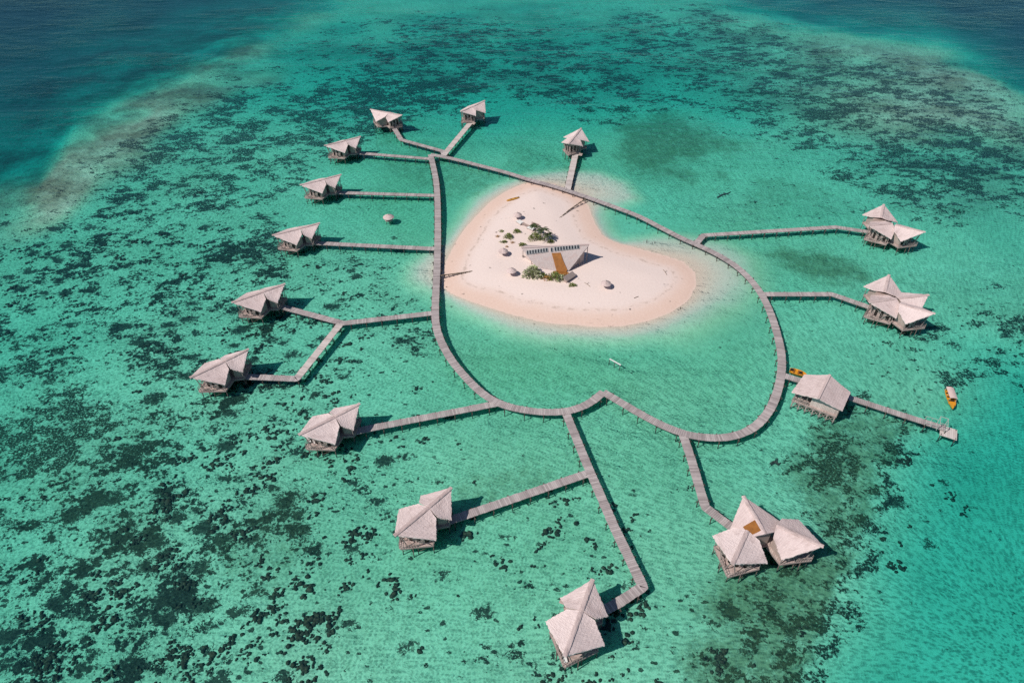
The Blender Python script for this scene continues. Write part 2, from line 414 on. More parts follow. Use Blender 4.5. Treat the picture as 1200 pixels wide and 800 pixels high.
    sc2 = t.n('ShaderNodeSeparateColor'); t.l(vo2.outputs['Color'], sc2.inputs[0])
    den2 = t.math('ADD', t.math('MULTIPLY', he, .35), t.math('MULTIPLY', co, .40))
    rad2 = t.math('MULTIPLY', t.math('ADD', t.math('MULTIPLY', sc2.outputs[1], .28), .12), t.ss(t.math('SUBTRACT', den2, sc2.outputs[0]), .0, .06))
    hm2 = t.ss(t.math('SUBTRACT', rad2, t.math('ADD', vo2.outputs['Distance'], t.math('MULTIPLY', t.math('SUBTRACT', cC, .5), 1.0))), -.01, .06)
    cm = t.math('MAXIMUM', cm, t.math('MULTIPLY', t.math('MAXIMUM', hm, hm2), .95))
    cF = t.noise(p, 2.0, 3, .65); cm = t.math('MULTIPLY', cm, t.ss(t.math('ADD', cF, t.math('MULTIPLY', he, .22)), .36, .50))
    ctex = t.noise(p, 2.6, 4, .75)
    ccol = t.mix(t.lin(ctex, .32, .68), (.014, .016, .012), (.075, .066, .042))
    ccol = t.mix(t.math('MULTIPLY', gr, .8), ccol, t.mix(t.lin(ctex, .32, .68), (.055, .048, .02), (.20, .17, .075)))
    col = t.mix(t.math('MULTIPLY', cm, .98), base, ccol)
    uw = t.ss(zz, .05, -.15)
    h = t.math('ADD', t.math('MULTIPLY', t.math('ADD', t.math('MULTIPLY', cm, t.math('ADD', .5, ctex)), t.math('MULTIPLY', mot, .5)), uw), t.math('MULTIPLY', nf, .25))
    rough = t.lin(t.ss(zr, .05, .4), 0., 1., .55, .95)
    t.bsdf(col, rough, h, .6, .35, .15)
    return t.m
bed = m_bed()
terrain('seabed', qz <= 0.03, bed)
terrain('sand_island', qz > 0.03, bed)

def m_water():
    t = NT('lagoon_water')
    tc = t.n('ShaderNodeNewGeometry').outputs['Position']
    pr = t.mapping(tc, (1, 1.25, 1), (0, 0, R(25)))
    w1 = t.noise(pr, .35, 3, .55, .3); w2 = t.noise(pr, 1.5, 3, .6, .4)
    w0 = t.noise(t.mapping(tc, (1, 2.2, 1), (0, 0, R(-20))), .09, 4, .6, .3); lane = t.ss(t.noise(t.mapping(tc, (1, 2.6, 1), (0, 0, R(-15))), .012, 3, .6, .5), .38, .66)
    h = t.math('MULTIPLY', t.math('ADD', t.math('ADD', t.math('MULTIPLY', w1, .6), t.math('MULTIPLY', w2, .3)), t.math('MULTIPLY', w0, 2.2)), t.math('ADD', .45, t.math('MULTIPLY', lane, .9)))
    bn = t.n('ShaderNodeBump'); bn.inputs['Strength'].default_value = .55; bn.inputs['Distance'].default_value = .35
    t.l(h, bn.inputs['Height'])
    gl = t.n('ShaderNodeBsdfGlossy'); gl.inputs['Roughness'].default_value = .12; gl.inputs['Color'].default_value = (.50, .86, .92, 1); t.l(bn.outputs[0], gl.inputs['Normal'])
    fr = t.n('ShaderNodeFresnel'); fr.inputs['IOR'].default_value = 1.33; t.l(bn.outputs[0], fr.inputs['Normal'])
    # caustic light painted as cells in the transmission tint, fading around the island
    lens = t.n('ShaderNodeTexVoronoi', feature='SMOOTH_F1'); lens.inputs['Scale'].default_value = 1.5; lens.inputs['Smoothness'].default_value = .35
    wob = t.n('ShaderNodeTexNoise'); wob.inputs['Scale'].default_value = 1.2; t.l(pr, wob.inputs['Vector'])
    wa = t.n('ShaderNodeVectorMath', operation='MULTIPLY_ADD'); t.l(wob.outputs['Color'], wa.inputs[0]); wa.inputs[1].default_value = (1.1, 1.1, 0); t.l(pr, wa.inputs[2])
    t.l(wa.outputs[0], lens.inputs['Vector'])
    caustic = t.ss(lens.outputs['Distance'], .24, .56)
    caustic_amt = None
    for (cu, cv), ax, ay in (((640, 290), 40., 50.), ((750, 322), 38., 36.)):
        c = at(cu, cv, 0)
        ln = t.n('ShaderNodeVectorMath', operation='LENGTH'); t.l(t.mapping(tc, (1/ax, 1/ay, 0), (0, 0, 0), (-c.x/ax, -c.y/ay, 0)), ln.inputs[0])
        k = t.ss(ln.outputs['Value'], .72, 1.25); caustic_amt = k if caustic_amt is None else t.math('MINIMUM', caustic_amt, k)
    lo = t.mix(t.math('ADD', t.math('MULTIPLY', caustic, caustic_amt), t.math('MULTIPLY', t.math('SUBTRACT', 1., caustic_amt), .78)), (.66, .69, .69), (1., 1., 1.))
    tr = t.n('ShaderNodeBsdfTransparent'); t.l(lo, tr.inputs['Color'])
    df = t.n('ShaderNodeBsdfDiffuse'); df.inputs['Color'].default_value = (.02, .22, .42, 1)
    m1 = t.n('ShaderNodeMixShader'); m1.inputs[0].default_value = .02
    t.l(tr.outputs[0], m1.inputs[1]); t.l(df.outputs[0], m1.inputs[2])
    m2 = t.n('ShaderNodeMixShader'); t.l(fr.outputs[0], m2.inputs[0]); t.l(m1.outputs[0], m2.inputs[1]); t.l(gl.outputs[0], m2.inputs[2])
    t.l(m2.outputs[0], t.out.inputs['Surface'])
    va = t.n('ShaderNodeVolumeAbsorption'); K = (.54, .088, .070); D = max(K)
    va.inputs['Color'].default_value = (*[1-k/D for k in K], 1); va.inputs['Density'].default_value = D
    t.l(va.outputs[0], t.out.inputs['Volume'])
    return t.m
mb = MB(); mb.box((0, 3000, -30), (14000, 14000, 60))
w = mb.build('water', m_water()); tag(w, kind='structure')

# ------------------------------------------------------------------ walkways
def polyline(pts, step):
    P2 = [Vector((p[0], p[1])) for p in pts]
    out = []; 
    for i in range(len(P2)-1):
        d = (P2[i+1]-P2[i]); L = d.length
        n = max(1, round(L/step))
        for k in range(n): out.append((P2[i]+d*(k/n), d/L))
    out.append((P2[-1], (P2[-1]-P2[-2]).normalized()))
    return out
def smooth(px, it=2, corner=()):
    """Chaikin in photo space, keeping the ends"""
    p = [Vector(q) for q in px]
    for _ in range(it):
        q = [p[0]]
        for i in range(len(p)-1):
            q += [p[i]*.75+p[i+1]*.25, p[i]*.25+p[i+1]*.75]
        q.append(p[-1]); p = q
    return [tuple(x) for x in p]
def walkway(name, label, cat, runs, z, width=2.1, mat='plank', pitch=.42, tre=4.2, group=None, z_end=None):
    """runs: list of pixel polylines at deck height"""
    first = at(*runs[0][0], z)
    root = thing(name, label, cat, (first.x, first.y, 0), 0, group)
    o = Vector((first.x, first.y, 0))
    decks = []; railset = []; tres = []
    for r_i, run in enumerate(runs):
        W = [at(u, v, z) for u, v in run]
        zz = z - .012*r_i
        # planks
        pts = polyline(W, pitch)
        nrm = []
        for i, (p, d) in enumerate(pts):
            if 0 < i: d = (d+pts[i-1][1]).normalized()
            nrm.append(Vector((d.y, -d.x)))
        for i in range(len(pts)-1):
            p0, p1 = pts[i][0], pts[i+1][0]
            n0, n1 = nrm[i], nrm[i+1]
            g = .04
            a, b = p0.lerp(p1, g), p0.lerp(p1, 1-g)
            hw = width/2+random.uniform(-.05, .05); j = random.uniform(-.012, .012)
            vs = []
            for zb in (zz-.07, zz):
                for q, nn in ((a, n0), (b, n1)):
                    for sg in (-1, 1):
                        c = q+nn*(hw*sg); vs.append((c.x-o.x, c.y-o.y, zb+j))
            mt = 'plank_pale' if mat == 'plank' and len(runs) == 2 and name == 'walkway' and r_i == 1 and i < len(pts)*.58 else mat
            key = (mt, r_i if name == 'walkway' else 0)
            if not decks or decks[-1][0] != key: decks.append((key, MB()))
            decks[-1][1].add(vs, [(0,1,3,2),(4,6,7,5),(0,4,5,1),(2,3,7,6),(0,2,6,4),(1,5,7,3)])
        # edge stringers
        for sg in (-.8, .8):
            rails = MB(); railset.append(rails)
            for i in range(0, len(pts)-1):
                a = pts[i][0]+nrm[i]*(width/2*sg); b = pts[i+1][0]+nrm[i+1]*(width/2*sg)
                rails.bar((a.x-o.x, a.y-o.y, zz-.2), (b.x-o.x, b.y-o.y, zz-.2), .12, .24)
        # trestles
        k = max(1, round(tre/pitch))
        for i in range(k//2, len(pts), k):
            tres.append((pts[i][0], nrm[i], zz))
    for (mt, _), m in decks:
        b = m.build('deck', M[mt], root)
        if mt != mat: b['label'] = 'pale middle leg of the walkway'
    for rails in railset: rails.build('stringer', M['beam'], root)
    extra = MB()
    for i, (p, n, zz) in enumerate(tres):
        m = MB() if i < 100 else extra
        zb = zground(p.x, p.y)-.4
        for sg in (-1, 1):
            q = p+n*(sg*(width/2+.12+random.uniform(-.05, .1)))
            m.tube([(q.x-o.x, q.y-o.y, zb), (q.x-o.x+random.uniform(-.05, .05), q.y-o.y, zz+random.uniform(-.02, .12))], .11, 6)
        e0, e1 = p-n*(width/2+.55), p+n*(width/2+.55)
        m.bar((e0.x-o.x, e0.y-o.y, zz-.42), (e1.x-o.x, e1.y-o.y, zz-.42), .14, .18)
        if i < 100: m.build('trestle', M['pile'], root)
    if extra.v: tag(extra.build('trestle', M['pile'], root), kind='stuff')
    return root

HEART_L = [(504.5,181),(506.6,190),(511,210),(512.6,230),(513,255),(513,280),(512.4,305),(511.4,330),(510,355),(510,380),(516,399),(528,421),(544,440.3),(561.8,458.3),(577.6,469),(597.5,477),(630,482.5),(660,482.5),(680,477.5),(695,469.5),(707,459)]
HEART_R = [(707,459),(720,466.5),(745,481.5),(770,495),(790,503.7),(810,510),(835,513),(858,511.5),(880,503.5),(895,490.5),(906.5,472.5),(914.5,447.5),(916.8,422.5),(913.5,400),(905,371),(896,350),(882.5,330),(865,313),(845,300),(825,290),(800,279.5),(770,264),(748,252.5),(725,244),(710,238.5),(687.5,230.5),(665,223),(644,216.5),(620,210.5),(597.5,203),(575,197),(560,193.3),(540,188),(520,183.5),(504.5,181)]
ZW = 1.5
walkway('boardwalk', 'long heart shaped plank boardwalk on piles circling the sand island', 'boardwalk', [smooth(HEART_L, 2), smooth(HEART_R, 2)], ZW, 2.1, tre=4.6)
ZB = 1.42
PG = 'plank walkways branching off the heart boardwalk'
BR = [
 ('grey bent walkway leading up to the far hut at the top left', [[(520,181),(519,177),(470,163.6),(460.5,148)]], 'plank'),
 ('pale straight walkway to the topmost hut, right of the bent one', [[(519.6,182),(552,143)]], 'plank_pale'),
 ('grey straight walkway to the upper of the left huts, starting by the heart tip', [[(506,186.2),(417,179),(409,177.5)]], 'plank'),
 ('grey straight walkway to the second left hut from the top', [[(511,229),(393,225.5)]], 'plank'),
 ('grey straight walkway just below the round parasol standing in the water', [[(512,291.5),(366,284.5)]], 'plank'),
 ('forked walkway with a pale middle leg serving two left huts', [[(509,366.5),(402,378.5),(329,359)], [(399,379),(347.5,443.5),(286,441)]], 'plank'),
 ('straight walkway rising from the lower left curve of the heart to a hut', [[(582,472.5),(436,501),(413,506)]], 'plank'),
 ('long dark walkway running down from the heart and bending to the bottom hut', [[(663,483),(687.5,543),(720,617.5),(753.5,687),(725,705.5),(709,714)]], 'plank'),
 ('straight striped walkway off the long dark one, ending at a hut on its left', [[(691,553.5),(547.5,602.5),(526,609.5)]], 'plank'),
 ('dark walkway with a kink leading down to the hut with an orange roof patch', [[(800,508),(810,537.5),(818.7,567.5),(826.5,593.7),(838,602.5),(860,619)]], 'plank'),
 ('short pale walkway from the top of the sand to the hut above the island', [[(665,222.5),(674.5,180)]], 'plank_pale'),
 ('long bent walkway from the heart to the upper right hut with three roofs', [[(815,286),(824.5,275.5),(980,266),(1018,271.5)]], 'plank'),
 ('bent walkway from the heart to the hut with four roofs', [[(895,344.5),(975,344.5),(1020,360)]], 'plank'),
 ('very short walkway between the heart and the big plain pavilion', [[(916,439),(943,447)]], 'plank'),
]
for lab, runs, mt in BR:
    walkway('walkway', lab, 'walkway', runs, ZB, 2.0 if mt == 'plank' else 2.3, mt, group=PG)
jt = walkway('jetty', 'long jetty reaching out from the pavilion to a square landing', 'jetty', [[(985,462),(1055,485),(1108,501.8)]], ZB, 1.8)
pc = at(1111.5, 506.5, .95); jd = (at(1108,501.8,ZB)-at(1055,485,ZB)).to_2d().normalized()
mb = MB()
az = math.atan2(jd.y, jd.x)
for k in range(9): mb.box(Vector((pc.x, pc.y, .95)) + Vector((math.cos(az), math.sin(az), 0))*(-1.6+k*.4) - jt.location, (.37, 3.6, .08), az)
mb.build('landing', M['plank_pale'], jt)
mb = MB()
for sx in (-1.5, 1.5):
    for sy in (-1.5, 1.5):
        q = Matrix.Rotation(az, 3, 'Z') @ Vector((sx, sy, 0)) + pc - jt.location
        mb.tube([(q.x, q.y, -3), (q.x, q.y, 1.15)], .12, 6)
mb.build('landing_pile', M['pile'], jt)
# gate frame over the jetty
g0 = at(1098, 499, ZB); gt = thing('gate_frame', 'pale metal tube frame standing over the end of the jetty', 'gate', (g0.x, g0.y, ZB), az)
mb = MB()
for sy in (-1.15, 1.15): mb.bar((0, sy, -.3), (0, sy, 2.0), .11); mb.bar((1.6, sy, -.3), (1.6, sy, 2.0), .11)
mb.build('upright', M['frame'], gt)
mb = MB()
for x in (0, 1.6): mb.bar((x, -1.25, 2.05), (x, 1.25, 2.05), .11)
for sy in (-1.15, 1.15): mb.bar((-.1, sy, 2.16), (1.7, sy, 2.16), .10)
mb.build('top_rail', M['frame'], gt)
mb = MB()
for sy in (-1.05, 1.05):
    mb.bar((-2.6, sy, .05), (-2.6, sy, 1.05), .09); mb.bar((-2.6, sy, 1.05), (0, sy, 1.05), .08); mb.bar((-1.3, sy, .05), (-1.3, sy, 1.05), .08)
mb.build('railing', M['frame'], gt)
# crude log bridges to the sand
def logbridge(label, px, zs, broken):
    W = [at(u, v, zq) for (u, v), zq in zip(px, zs)]
    root = thing('log_bridge', label, 'footbridge', (W[0].x, W[0].y, 0), 0, 'rough log footbridges onto the sand'); o = Vector((W[0].x, W[0].y, 0))
    lg = MB(); pl = MB()
    for i in range(len(W)-1):
        n = 4
        for k in range(n):
            a, b = W[i].lerp(W[i+1], k/n+.02), W[i].lerp(W[i+1], (k+1)/n-.02)
            pass
            d = (b-a).normalized(); s = Vector((d.y, -d.x, 0))
            for sg in (-.13, .13):
                lg.tube([a+s*sg-o+Vector((0, 0, random.uniform(-.05, .05))), b+s*sg-o], random.uniform(.10, .14), 6)
            for sg in (-.28, .28):
                q = a+s*sg-o
                pl.tube([(q.x, q.y, -.6 if i == 0 else -.1), (q.x, q.y, a.z+.05)], .08, 6)
    lg.build('log', M['trunk'], root); pl.build('post', M['pile'], root)
logbridge('rough dark log bridge slanting down onto the sand from the upper walkway', [(686,233),(668,245.5),(649,261.5)], (1.4, .95, 1.0), True)
logbridge('rough dark log bridge on the left edge of the sand', [(516,322.8),(535,320.5),(554,317.8)], (1.3, .9, .75), False)

# ------------------------------------------------------------------ hut modules
BIG = dict(P=8.85, pz=7.1, jz=6.8, L=(3.3, 5.45), S=(.42, 2.6), lz=4.65, sz=6.1)
SML = dict(P=6.4, pz=6.85, jz=6.88, L=(1.9, 4.45), S=(-.05, 2.75), lz=4.75, sz=6.02)
def roof_mesh(T, name, nu=34, nv=18):
    me = bpy.data.meshes.new(name); vs, fs, uvs = [], [], []
    th = .24
    for sg in (1, -1):
        J, Pp = Vector((0, 0, T['jz'])), Vector((T['P'], 0, T['pz']))
        Lc, Sc = Vector((T['L'][0], sg*T['L'][1], T['lz'])), Vector((T['S'][0], sg*T['S'][1], T['sz']))
        base = len(vs)
        for lay in (0, 1):
            for j in range(nv+1):
                for i in range(nu+1):
                    s, t = i/nu, j/nv
                    q = (J*(1-s)+Pp*s)*(1-t) + (Sc*(1-s)+Lc*s)*t
                    sag = -.22*math.sin(PI*t)*math.sin(PI*min(1, s*1.1))*.6
                    jit = random.uniform(-.022, .022)
                    edge = 0
                    dn = Vector((0, sg, -.4)).normalized()
                    if j == nv: q = q + dn*random.uniform(-.16, .16)
                    if i == nu: q = q + Vector((random.uniform(-.12, .12), 0, 0))
                    q = q + Vector((0, 0, sag + (jit if lay == 0 else 0) - (0 if lay == 0 else th)))
                    vs.append(q); uvs.append(((J*(1-s)+Pp*s).x*.6+q.x*.4, abs(q.y)))
        n = (nu+1)*(nv+1)
        I = lambda l, i, j: base+l*n+j*(nu+1)+i
        for j in range(nv):
            for i in range(nu):
                a = (I(0, i, j), I(0, i+1, j), I(0, i+1, j+1), I(0, i, j+1)); b = (I(1, i, j), I(1, i, j+1), I(1, i+1, j+1), I(1, i+1, j))
                fs += [a, b] if sg > 0 else [a[::-1], b[::-1]]
        for i in range(nu):
            fs.append((I(0, i, nv), I(0, i+1, nv), I(1, i+1, nv), I(1, i, nv)))
        for j in range(nv):
            fs.append((I(0, nu, j), I(1, nu, j), I(1, nu, j+1), I(0, nu, j+1)))
            fs.append((I(0, 0, j), I(0, 0, j+1), I(1, 0, j+1), I(1, 0, j)))
    me.from_pydata([tuple(v) for v in vs], [], fs)
    uvl = me.uv_layers.new(name='uv')
    for lp in me.loops: uvl.data[lp.index].uv = uvs[lp.vertex_index]
    bm = bmesh.new(); bm.from_mesh(me); bmesh.ops.recalc_face_normals(bm, faces=bm.faces); bm.to_mesh(me); bm.free()
    me.materials.append(M['thatch'])
    return me
def ridge_mesh(T, name, n=16):
    me = bpy.data.meshes.new(name); vs, fs, uvs = [], [], []
    prof = [(-.42, -.20), (-.40, -.03), (-.2, .05), (0, .07), (.2, .05), (.40, -.03), (.42, -.20), (0, -.12)]
    m = len(prof)
    for i in range(n+1):
        s = i/n
        x = .03+(T['P']+.02)*s; zb = T['jz']+(T['pz']-T['jz'])*s + .02
        for y, h in prof:
            k = random.uniform(-.03, .03)
            vs.append((x+random.uniform(-.05, .05), y*(1+k), zb+h+k)); uvs.append((y*2, x))
    for i in range(n):
        for k in range(m):
            k2 = (k+1) % m; fs.append((i*m+k, i*m+k2, (i+1)*m+k2, (i+1)*m+k))
    fs += [tuple(range(m)), tuple(n*m+k for k in range(m))]
    me.from_pydata(vs, [], fs)
    uvl = me.uv_layers.new(name='uv')
    for lp in me.loops: uvl.data[lp.index].uv = uvs[lp.vertex_index]
    bm = bmesh.new(); bm.from_mesh(me); bmesh.ops.recalc_face_normals(bm, faces=bm.faces); bm.to_mesh(me); bm.free()
    me.materials.append(M['ridge'])
    return me
def under(T, x, y):
    """height of the roof's underside over local (x, y)"""
    J, Lx, Ly = T['jz'], T['L'][0], T['L'][1]
    rz = T['jz']+(T['pz']-T['jz'])*max(0, min(1, x/T['P']))
    return rz - (rz-T['lz'])*abs(y)/Ly - .42
ZD = 2.0
def module_meshes(T, nm):
    d = {}
    d['roof'] = roof_mesh(T, nm+'_roof'); d['ridge'] = ridge_mesh(T, nm+'_ridge_cap')
    Pl, (lx, ly), (sx, sy) = T['P'], T['L'], T['S']
    # floor: a kite of planks under the roof
    fr = (lx+(Pl*.92-lx)*.5, ly*.44); kite = [(0, -sy*.85), (lx*1.03, -ly*.83), (fr[0], -fr[1]), (Pl*.92, -.25), (Pl*.92, .25), (fr[0], fr[1]), (lx*1.03, ly*.83), (0, sy*.85)]
    d['kite'] = kite
    mb = MB()
    def half(x):
        for (x0, y0), (x1, y1) in zip(kite[4:][::-1], kite[4:][::-1][1:]):
            if x0 <= x <= x1: return y0+(y1-y0)*(x-x0)/(x1-x0+1e-9)
        return .35
    n = int(Pl*.92/.36)
    for i in range(n):
        x0, x1 = i*Pl*.92/n, (i+1)*Pl*.92/n-.03
        mb.prism([(x0, -half(x0)), (x1, -half(x1)), (x1, half(x1)), (x0, half(x0))], ZD-.1, ZD+random.uniform(-.01, .01))
    d['deck'] = mb.mesh(nm+'_deck', M['deck'])
    mb = MB()
    for i in range(len(kite)-1):
        a, b = kite[i], kite[i+1]
        mb.bar((a[0], a[1], ZD-.26), (b[0], b[1], ZD-.26), .16, .30)
    d['fascia'] = mb.mesh(nm+'_fascia', M['beam'])
    # walls: set back from the deck edge, open terrace in front
    wp = [(.5, -sy*.7), (lx*.95, -ly*.68), (lx*1.38, -ly*.50), (Pl*.68, 0), (lx*1.38, ly*.50), (lx*.95, ly*.68), (.5, sy*.7)]
    d['wp'] = wp
    mb = MB(); mb.prism(wp, ZD, [under(T, *p) for p in wp]); d['wall'] = mb.mesh(nm+'_wall', M['wall'])
    # shutters on the two front faces
    wins = []
    for a, b in ((wp[1], wp[2]), (wp[2], wp[3]), (wp[3], wp[4]), (wp[4], wp[5])):
        a, b = Vector(a), Vector(b); e = (b-a); L = e.length; e /= L; nrm = Vector((e.y, -e.x))
        zt = min(under(T, *a), under(T, *b))-.25
        k = 2 if L > 2 else 1
        for i in range(k):
            c = a+e*(L*(i+.5)/k)+nrm*.03
            wdt = L/k*.62
            wins.append((c, math.atan2(e.y, e.x), wdt, zt-ZD-.25))
    d['wins'] = wins
    # columns at the deck rim carrying the eaves, with diagonal braces
    cols = [(kite[1], kite[1]), (kite[2], (lx+1.2, -ly*.66)), (kite[5], (lx+1.2, ly*.66)), (kite[6], kite[6]), ((Pl*.80, -.9), (Pl*.93, -.25)), ((Pl*.80, .9), (Pl*.93, .25))]
    d['cols'] = []
    for a, b in cols:
        mb = MB(); mb.bar((a[0]*.98, a[1]*.98, ZD), (b[0]*.97, b[1]*.97, under(T, *b)+.1), .13); d['cols'].append(mb.mesh(nm+'_column', M['beam']))
    mb = MB()
    for sg in (-1, 1):
        a = (Pl*.63, sg*ly*.80); b = (Pl*.90, sg*.5)
        zt = under(T, Pl*.8, sg*1.6)-.2
        mb.bar((lx*1.1, sg*ly*.78, ZD+.1), (Pl*.80, sg*1.2, zt), .09); mb.bar((Pl*.82, sg*.8, ZD+.1), (lx+.4, sg*ly*.78, under(T, lx+.4, ly*.78)), .09)
    d['brace'] = mb.mesh(nm+'_brace', M['beam'])
    mb = MB()
    for sg in (-1, 1):
        a, b = Vector((*kite[2 if sg < 0 else 5], ZD)), Vector((*kite[3 if sg < 0 else 4], ZD))
        for h in (.45, .95): mb.bar(a+Vector((0, 0, h)), b+Vector((0, 0, h)), .06)
        for k in range(7): q = a.lerp(b, k/6); mb.bar(q, q+Vector((0, 0, .98)), .07)
    d['railing'] = mb.mesh(nm+'_railing', M['beam'])
    # stilts
    d['stilts'] = []
    for x, y in [(kite[1][0], kite[1][1]), (kite[2][0], kite[2][1]), (Pl*.88, 0), (kite[5][0], kite[5][1]), (kite[6][0], kite[6][1]), (Pl*.5, 0), (.9, -sy*.6), (.9, sy*.6), (Pl*.76, -ly*.38), (Pl*.76, ly*.38)]:
        mb = MB(); x, y = x*.97, y*.95; mb.tube([(x*1.02, y*1.03, -2.2), (x, y, ZD-.1)], [.11, .10], 7); d['stilts'].append(mb.mesh(nm+'_stilt', M['stilt'], True))
    mb = MB()
    st = [kite[1], kite[2], (Pl*.88, 0), kite[5], kite[6]]
    for a, b in zip(st, st[1:]):
        mb.bar((a[0]*.97, a[1]*.95, .1), (b[0]*.97, b[1]*.95, ZD-.4), .07)
    d['xbrace'] = mb.mesh(nm+'_cross_brace', M['stilt'])
    return d
DB, DS = module_meshes(BIG, 'big'), module_meshes(SML, 'small')
winmesh = {}
def shutter(wd, ht):
    key = (round(wd, 2), round(ht, 2))
    if key not in winmesh:
        f = MB()
        for x in (-wd/2, wd/2): f.box((x, 0, ht/2), (.09, .14, ht))
        for zz in (0.05, ht-.05): f.box((0, 0, zz), (wd-.1, .13, .09))
        g = MB(); g.box((0, .02, ht/2), (wd-.1, .05, ht-.12))
        k = max(2, int(wd/.5))
        for i in range(1, k): g.box((-wd/2+wd*i/k, -.03, ht/2), (.06, .06, ht-.14))
        winmesh[key] = (f.mesh('window_frame', M['wallpink']), g.mesh('shutter', M['opening']))
    return winmesh[key]
def add_module(root, d, az, off=(0, 0, 0), stilts=True):
    def put(nm, me, parent=root):
        o = obj(nm, me, None, parent)
        if parent is root: o.location = off; o.rotation_euler = (0, 0, az)
        return o
    rf = put('roof', d['roof']); put('ridge_cap', d['ridge'], rf)
    dk = put('deck', d['deck']); put('fascia', d['fascia'], dk); put('railing', d['railing'], dk)
    wl_ = put('wall', d['wall'])
    for c, a, wd, ht in d['wins']:
        fm, sm = shutter(wd, ht)
        f = obj('window', fm, None, wl_, (c.x, c.y, ZD+.15), a)
        obj('window_shutter', sm, None, wl_, (c.x, c.y, ZD+.15), a)
    for m in d['cols']: put('column', m)
    put('brace', d['brace'])
    for m in d['stilts']: put('stilt', m)
    put('cross_brace', d['xbrace'])
    return rf
HG = 'twin roofed thatched stilt huts around the boardwalk'
duo = thing('stilt_hut', 'x', 'hut', (0, 0, 0), 0, HG)
add_module(duo, DB, 0.0); add_module(duo, DS, PI, (0, 0, .006))
mb = MB()
for k in range(4): mb.box((-2.6-.30*k, -4.1-.0*k, ZD-.14-.13*k), (.3, 1.5, .06))
mb.build('step', M['deck'], duo)
HUTS = [
 (12.16, 60.49, 337.2-90, 'twin roofed thatched hut nearest the bottom edge, where the longest walkway ends'),
 (-16.66, 82.13, 318.7-90, 'twin roofed thatched hut at the left end of the walkway branching off the longest walkway'),
 (-40.14, 106.79, 309.9-90, 'twin roofed thatched hut with white chairs on its deck, below the forked walkway'),
 (-71.13, 125.59, 314.7-90, 'twin roofed thatched hut on the lower prong of the forked walkway, the leftmost hut'),
 (-69.63, 154.48, 306.9-90, 'twin roofed thatched hut on the upper prong of the forked walkway'),
 (-67.29, 188.46, 300.9-90, 'twin roofed thatched hut on the straight walkway below the parasol in the water'),
 (-66.67, 221.94, 303.6-90, 'twin roofed thatched hut on the straight walkway just above the parasol in the water'),
 (-65.03, 254.2, 305.9-90, 'twin roofed thatched hut whose straight walkway meets the tip of the heart'),
 (-51.9, 281.5, 158, 'far hut at the end of the bent walkway, its ridge tilted down to the right'),
 (-17.6, 287.9, 50, 'topmost twin roofed hut, at the end of the pale straight walkway'),
 (24.4, 257.1, 67, 'twin roofed thatched hut directly above the sand island on a short pale walkway'),
]
for i, (x, y, azd, lab) in enumerate(HUTS):
    o = duo if i == 0 else copy_tree(duo)
    o.location = (x, y, 0); o.rotation_euler = (0, 0, R(azd)); o['label'] = lab
# compound huts: three or four full roofs around one centre
def compound(label, mods):
    cx = sum(m[0] for m in mods)/len(mods); cy = sum(m[1] for m in mods)/len(mods)
    root = thing('stilt_villa', label, 'hut', (cx, cy, 0), 0, 'many roofed thatched stilt villas on the right')
    out = []
    for i, (x, y, a, dz) in enumerate(mods):
        out.append(add_module(root, DB, R(a), (x-cx, y-cy, .006*i+dz)))
    return root, out
v1, _ = compound('thatched villa with three roofs, the upper of the right hand villas', [(119.9,194.9,63,.25),(122.2,191.6,-168,0),(122.3,190.2,-31,.12)])
v2, _ = compound('thatched villa with four roofs fanning out, the largest one at right', [(104.2,154.2,61,.25),(106.3,151.4,-166,0),(105.9,148.9,-33,.14),(107.0,151.6,8,-.1)])
v3, rf3 = compound('thatched villa with three roofs and an orange patch, lower right beside dark reef', [(48.6,75.8,103.5,.3),(45.5,76.8,-123,0),(51.4,78.0,-34,.1)])
for nm_v, pv, lv in (('v1', (339, 417), v1),):
    pass
# orange panel let into the top roof of that villa
mb = MB()
def roof_pt(T, x, y, up): return Vector((x, y, under(T, x, y)+.42+up))
q = [(.9, .5), (.75, 2.7), (3.0, 2.9), (3.3, .5)]
vs0 = [roof_pt(BIG, x, y, .10) for x, y in q]; vs1 = [p+Vector((0, 0, .10)) for p in vs0]
mb.add(vs0+vs1, [(0,1,2,3),(4,7,6,5),(0,4,5,1),(1,5,6,2),(2,6,7,3),(3,7,4,0)])
pn = mb.build('roof_panel', M['orange_dark'], v3); pn.location = rf3[0].location; pn.rotation_euler = rf3[0].rotation_euler; pn['label'] = 'square orange brown panel in the thatch'

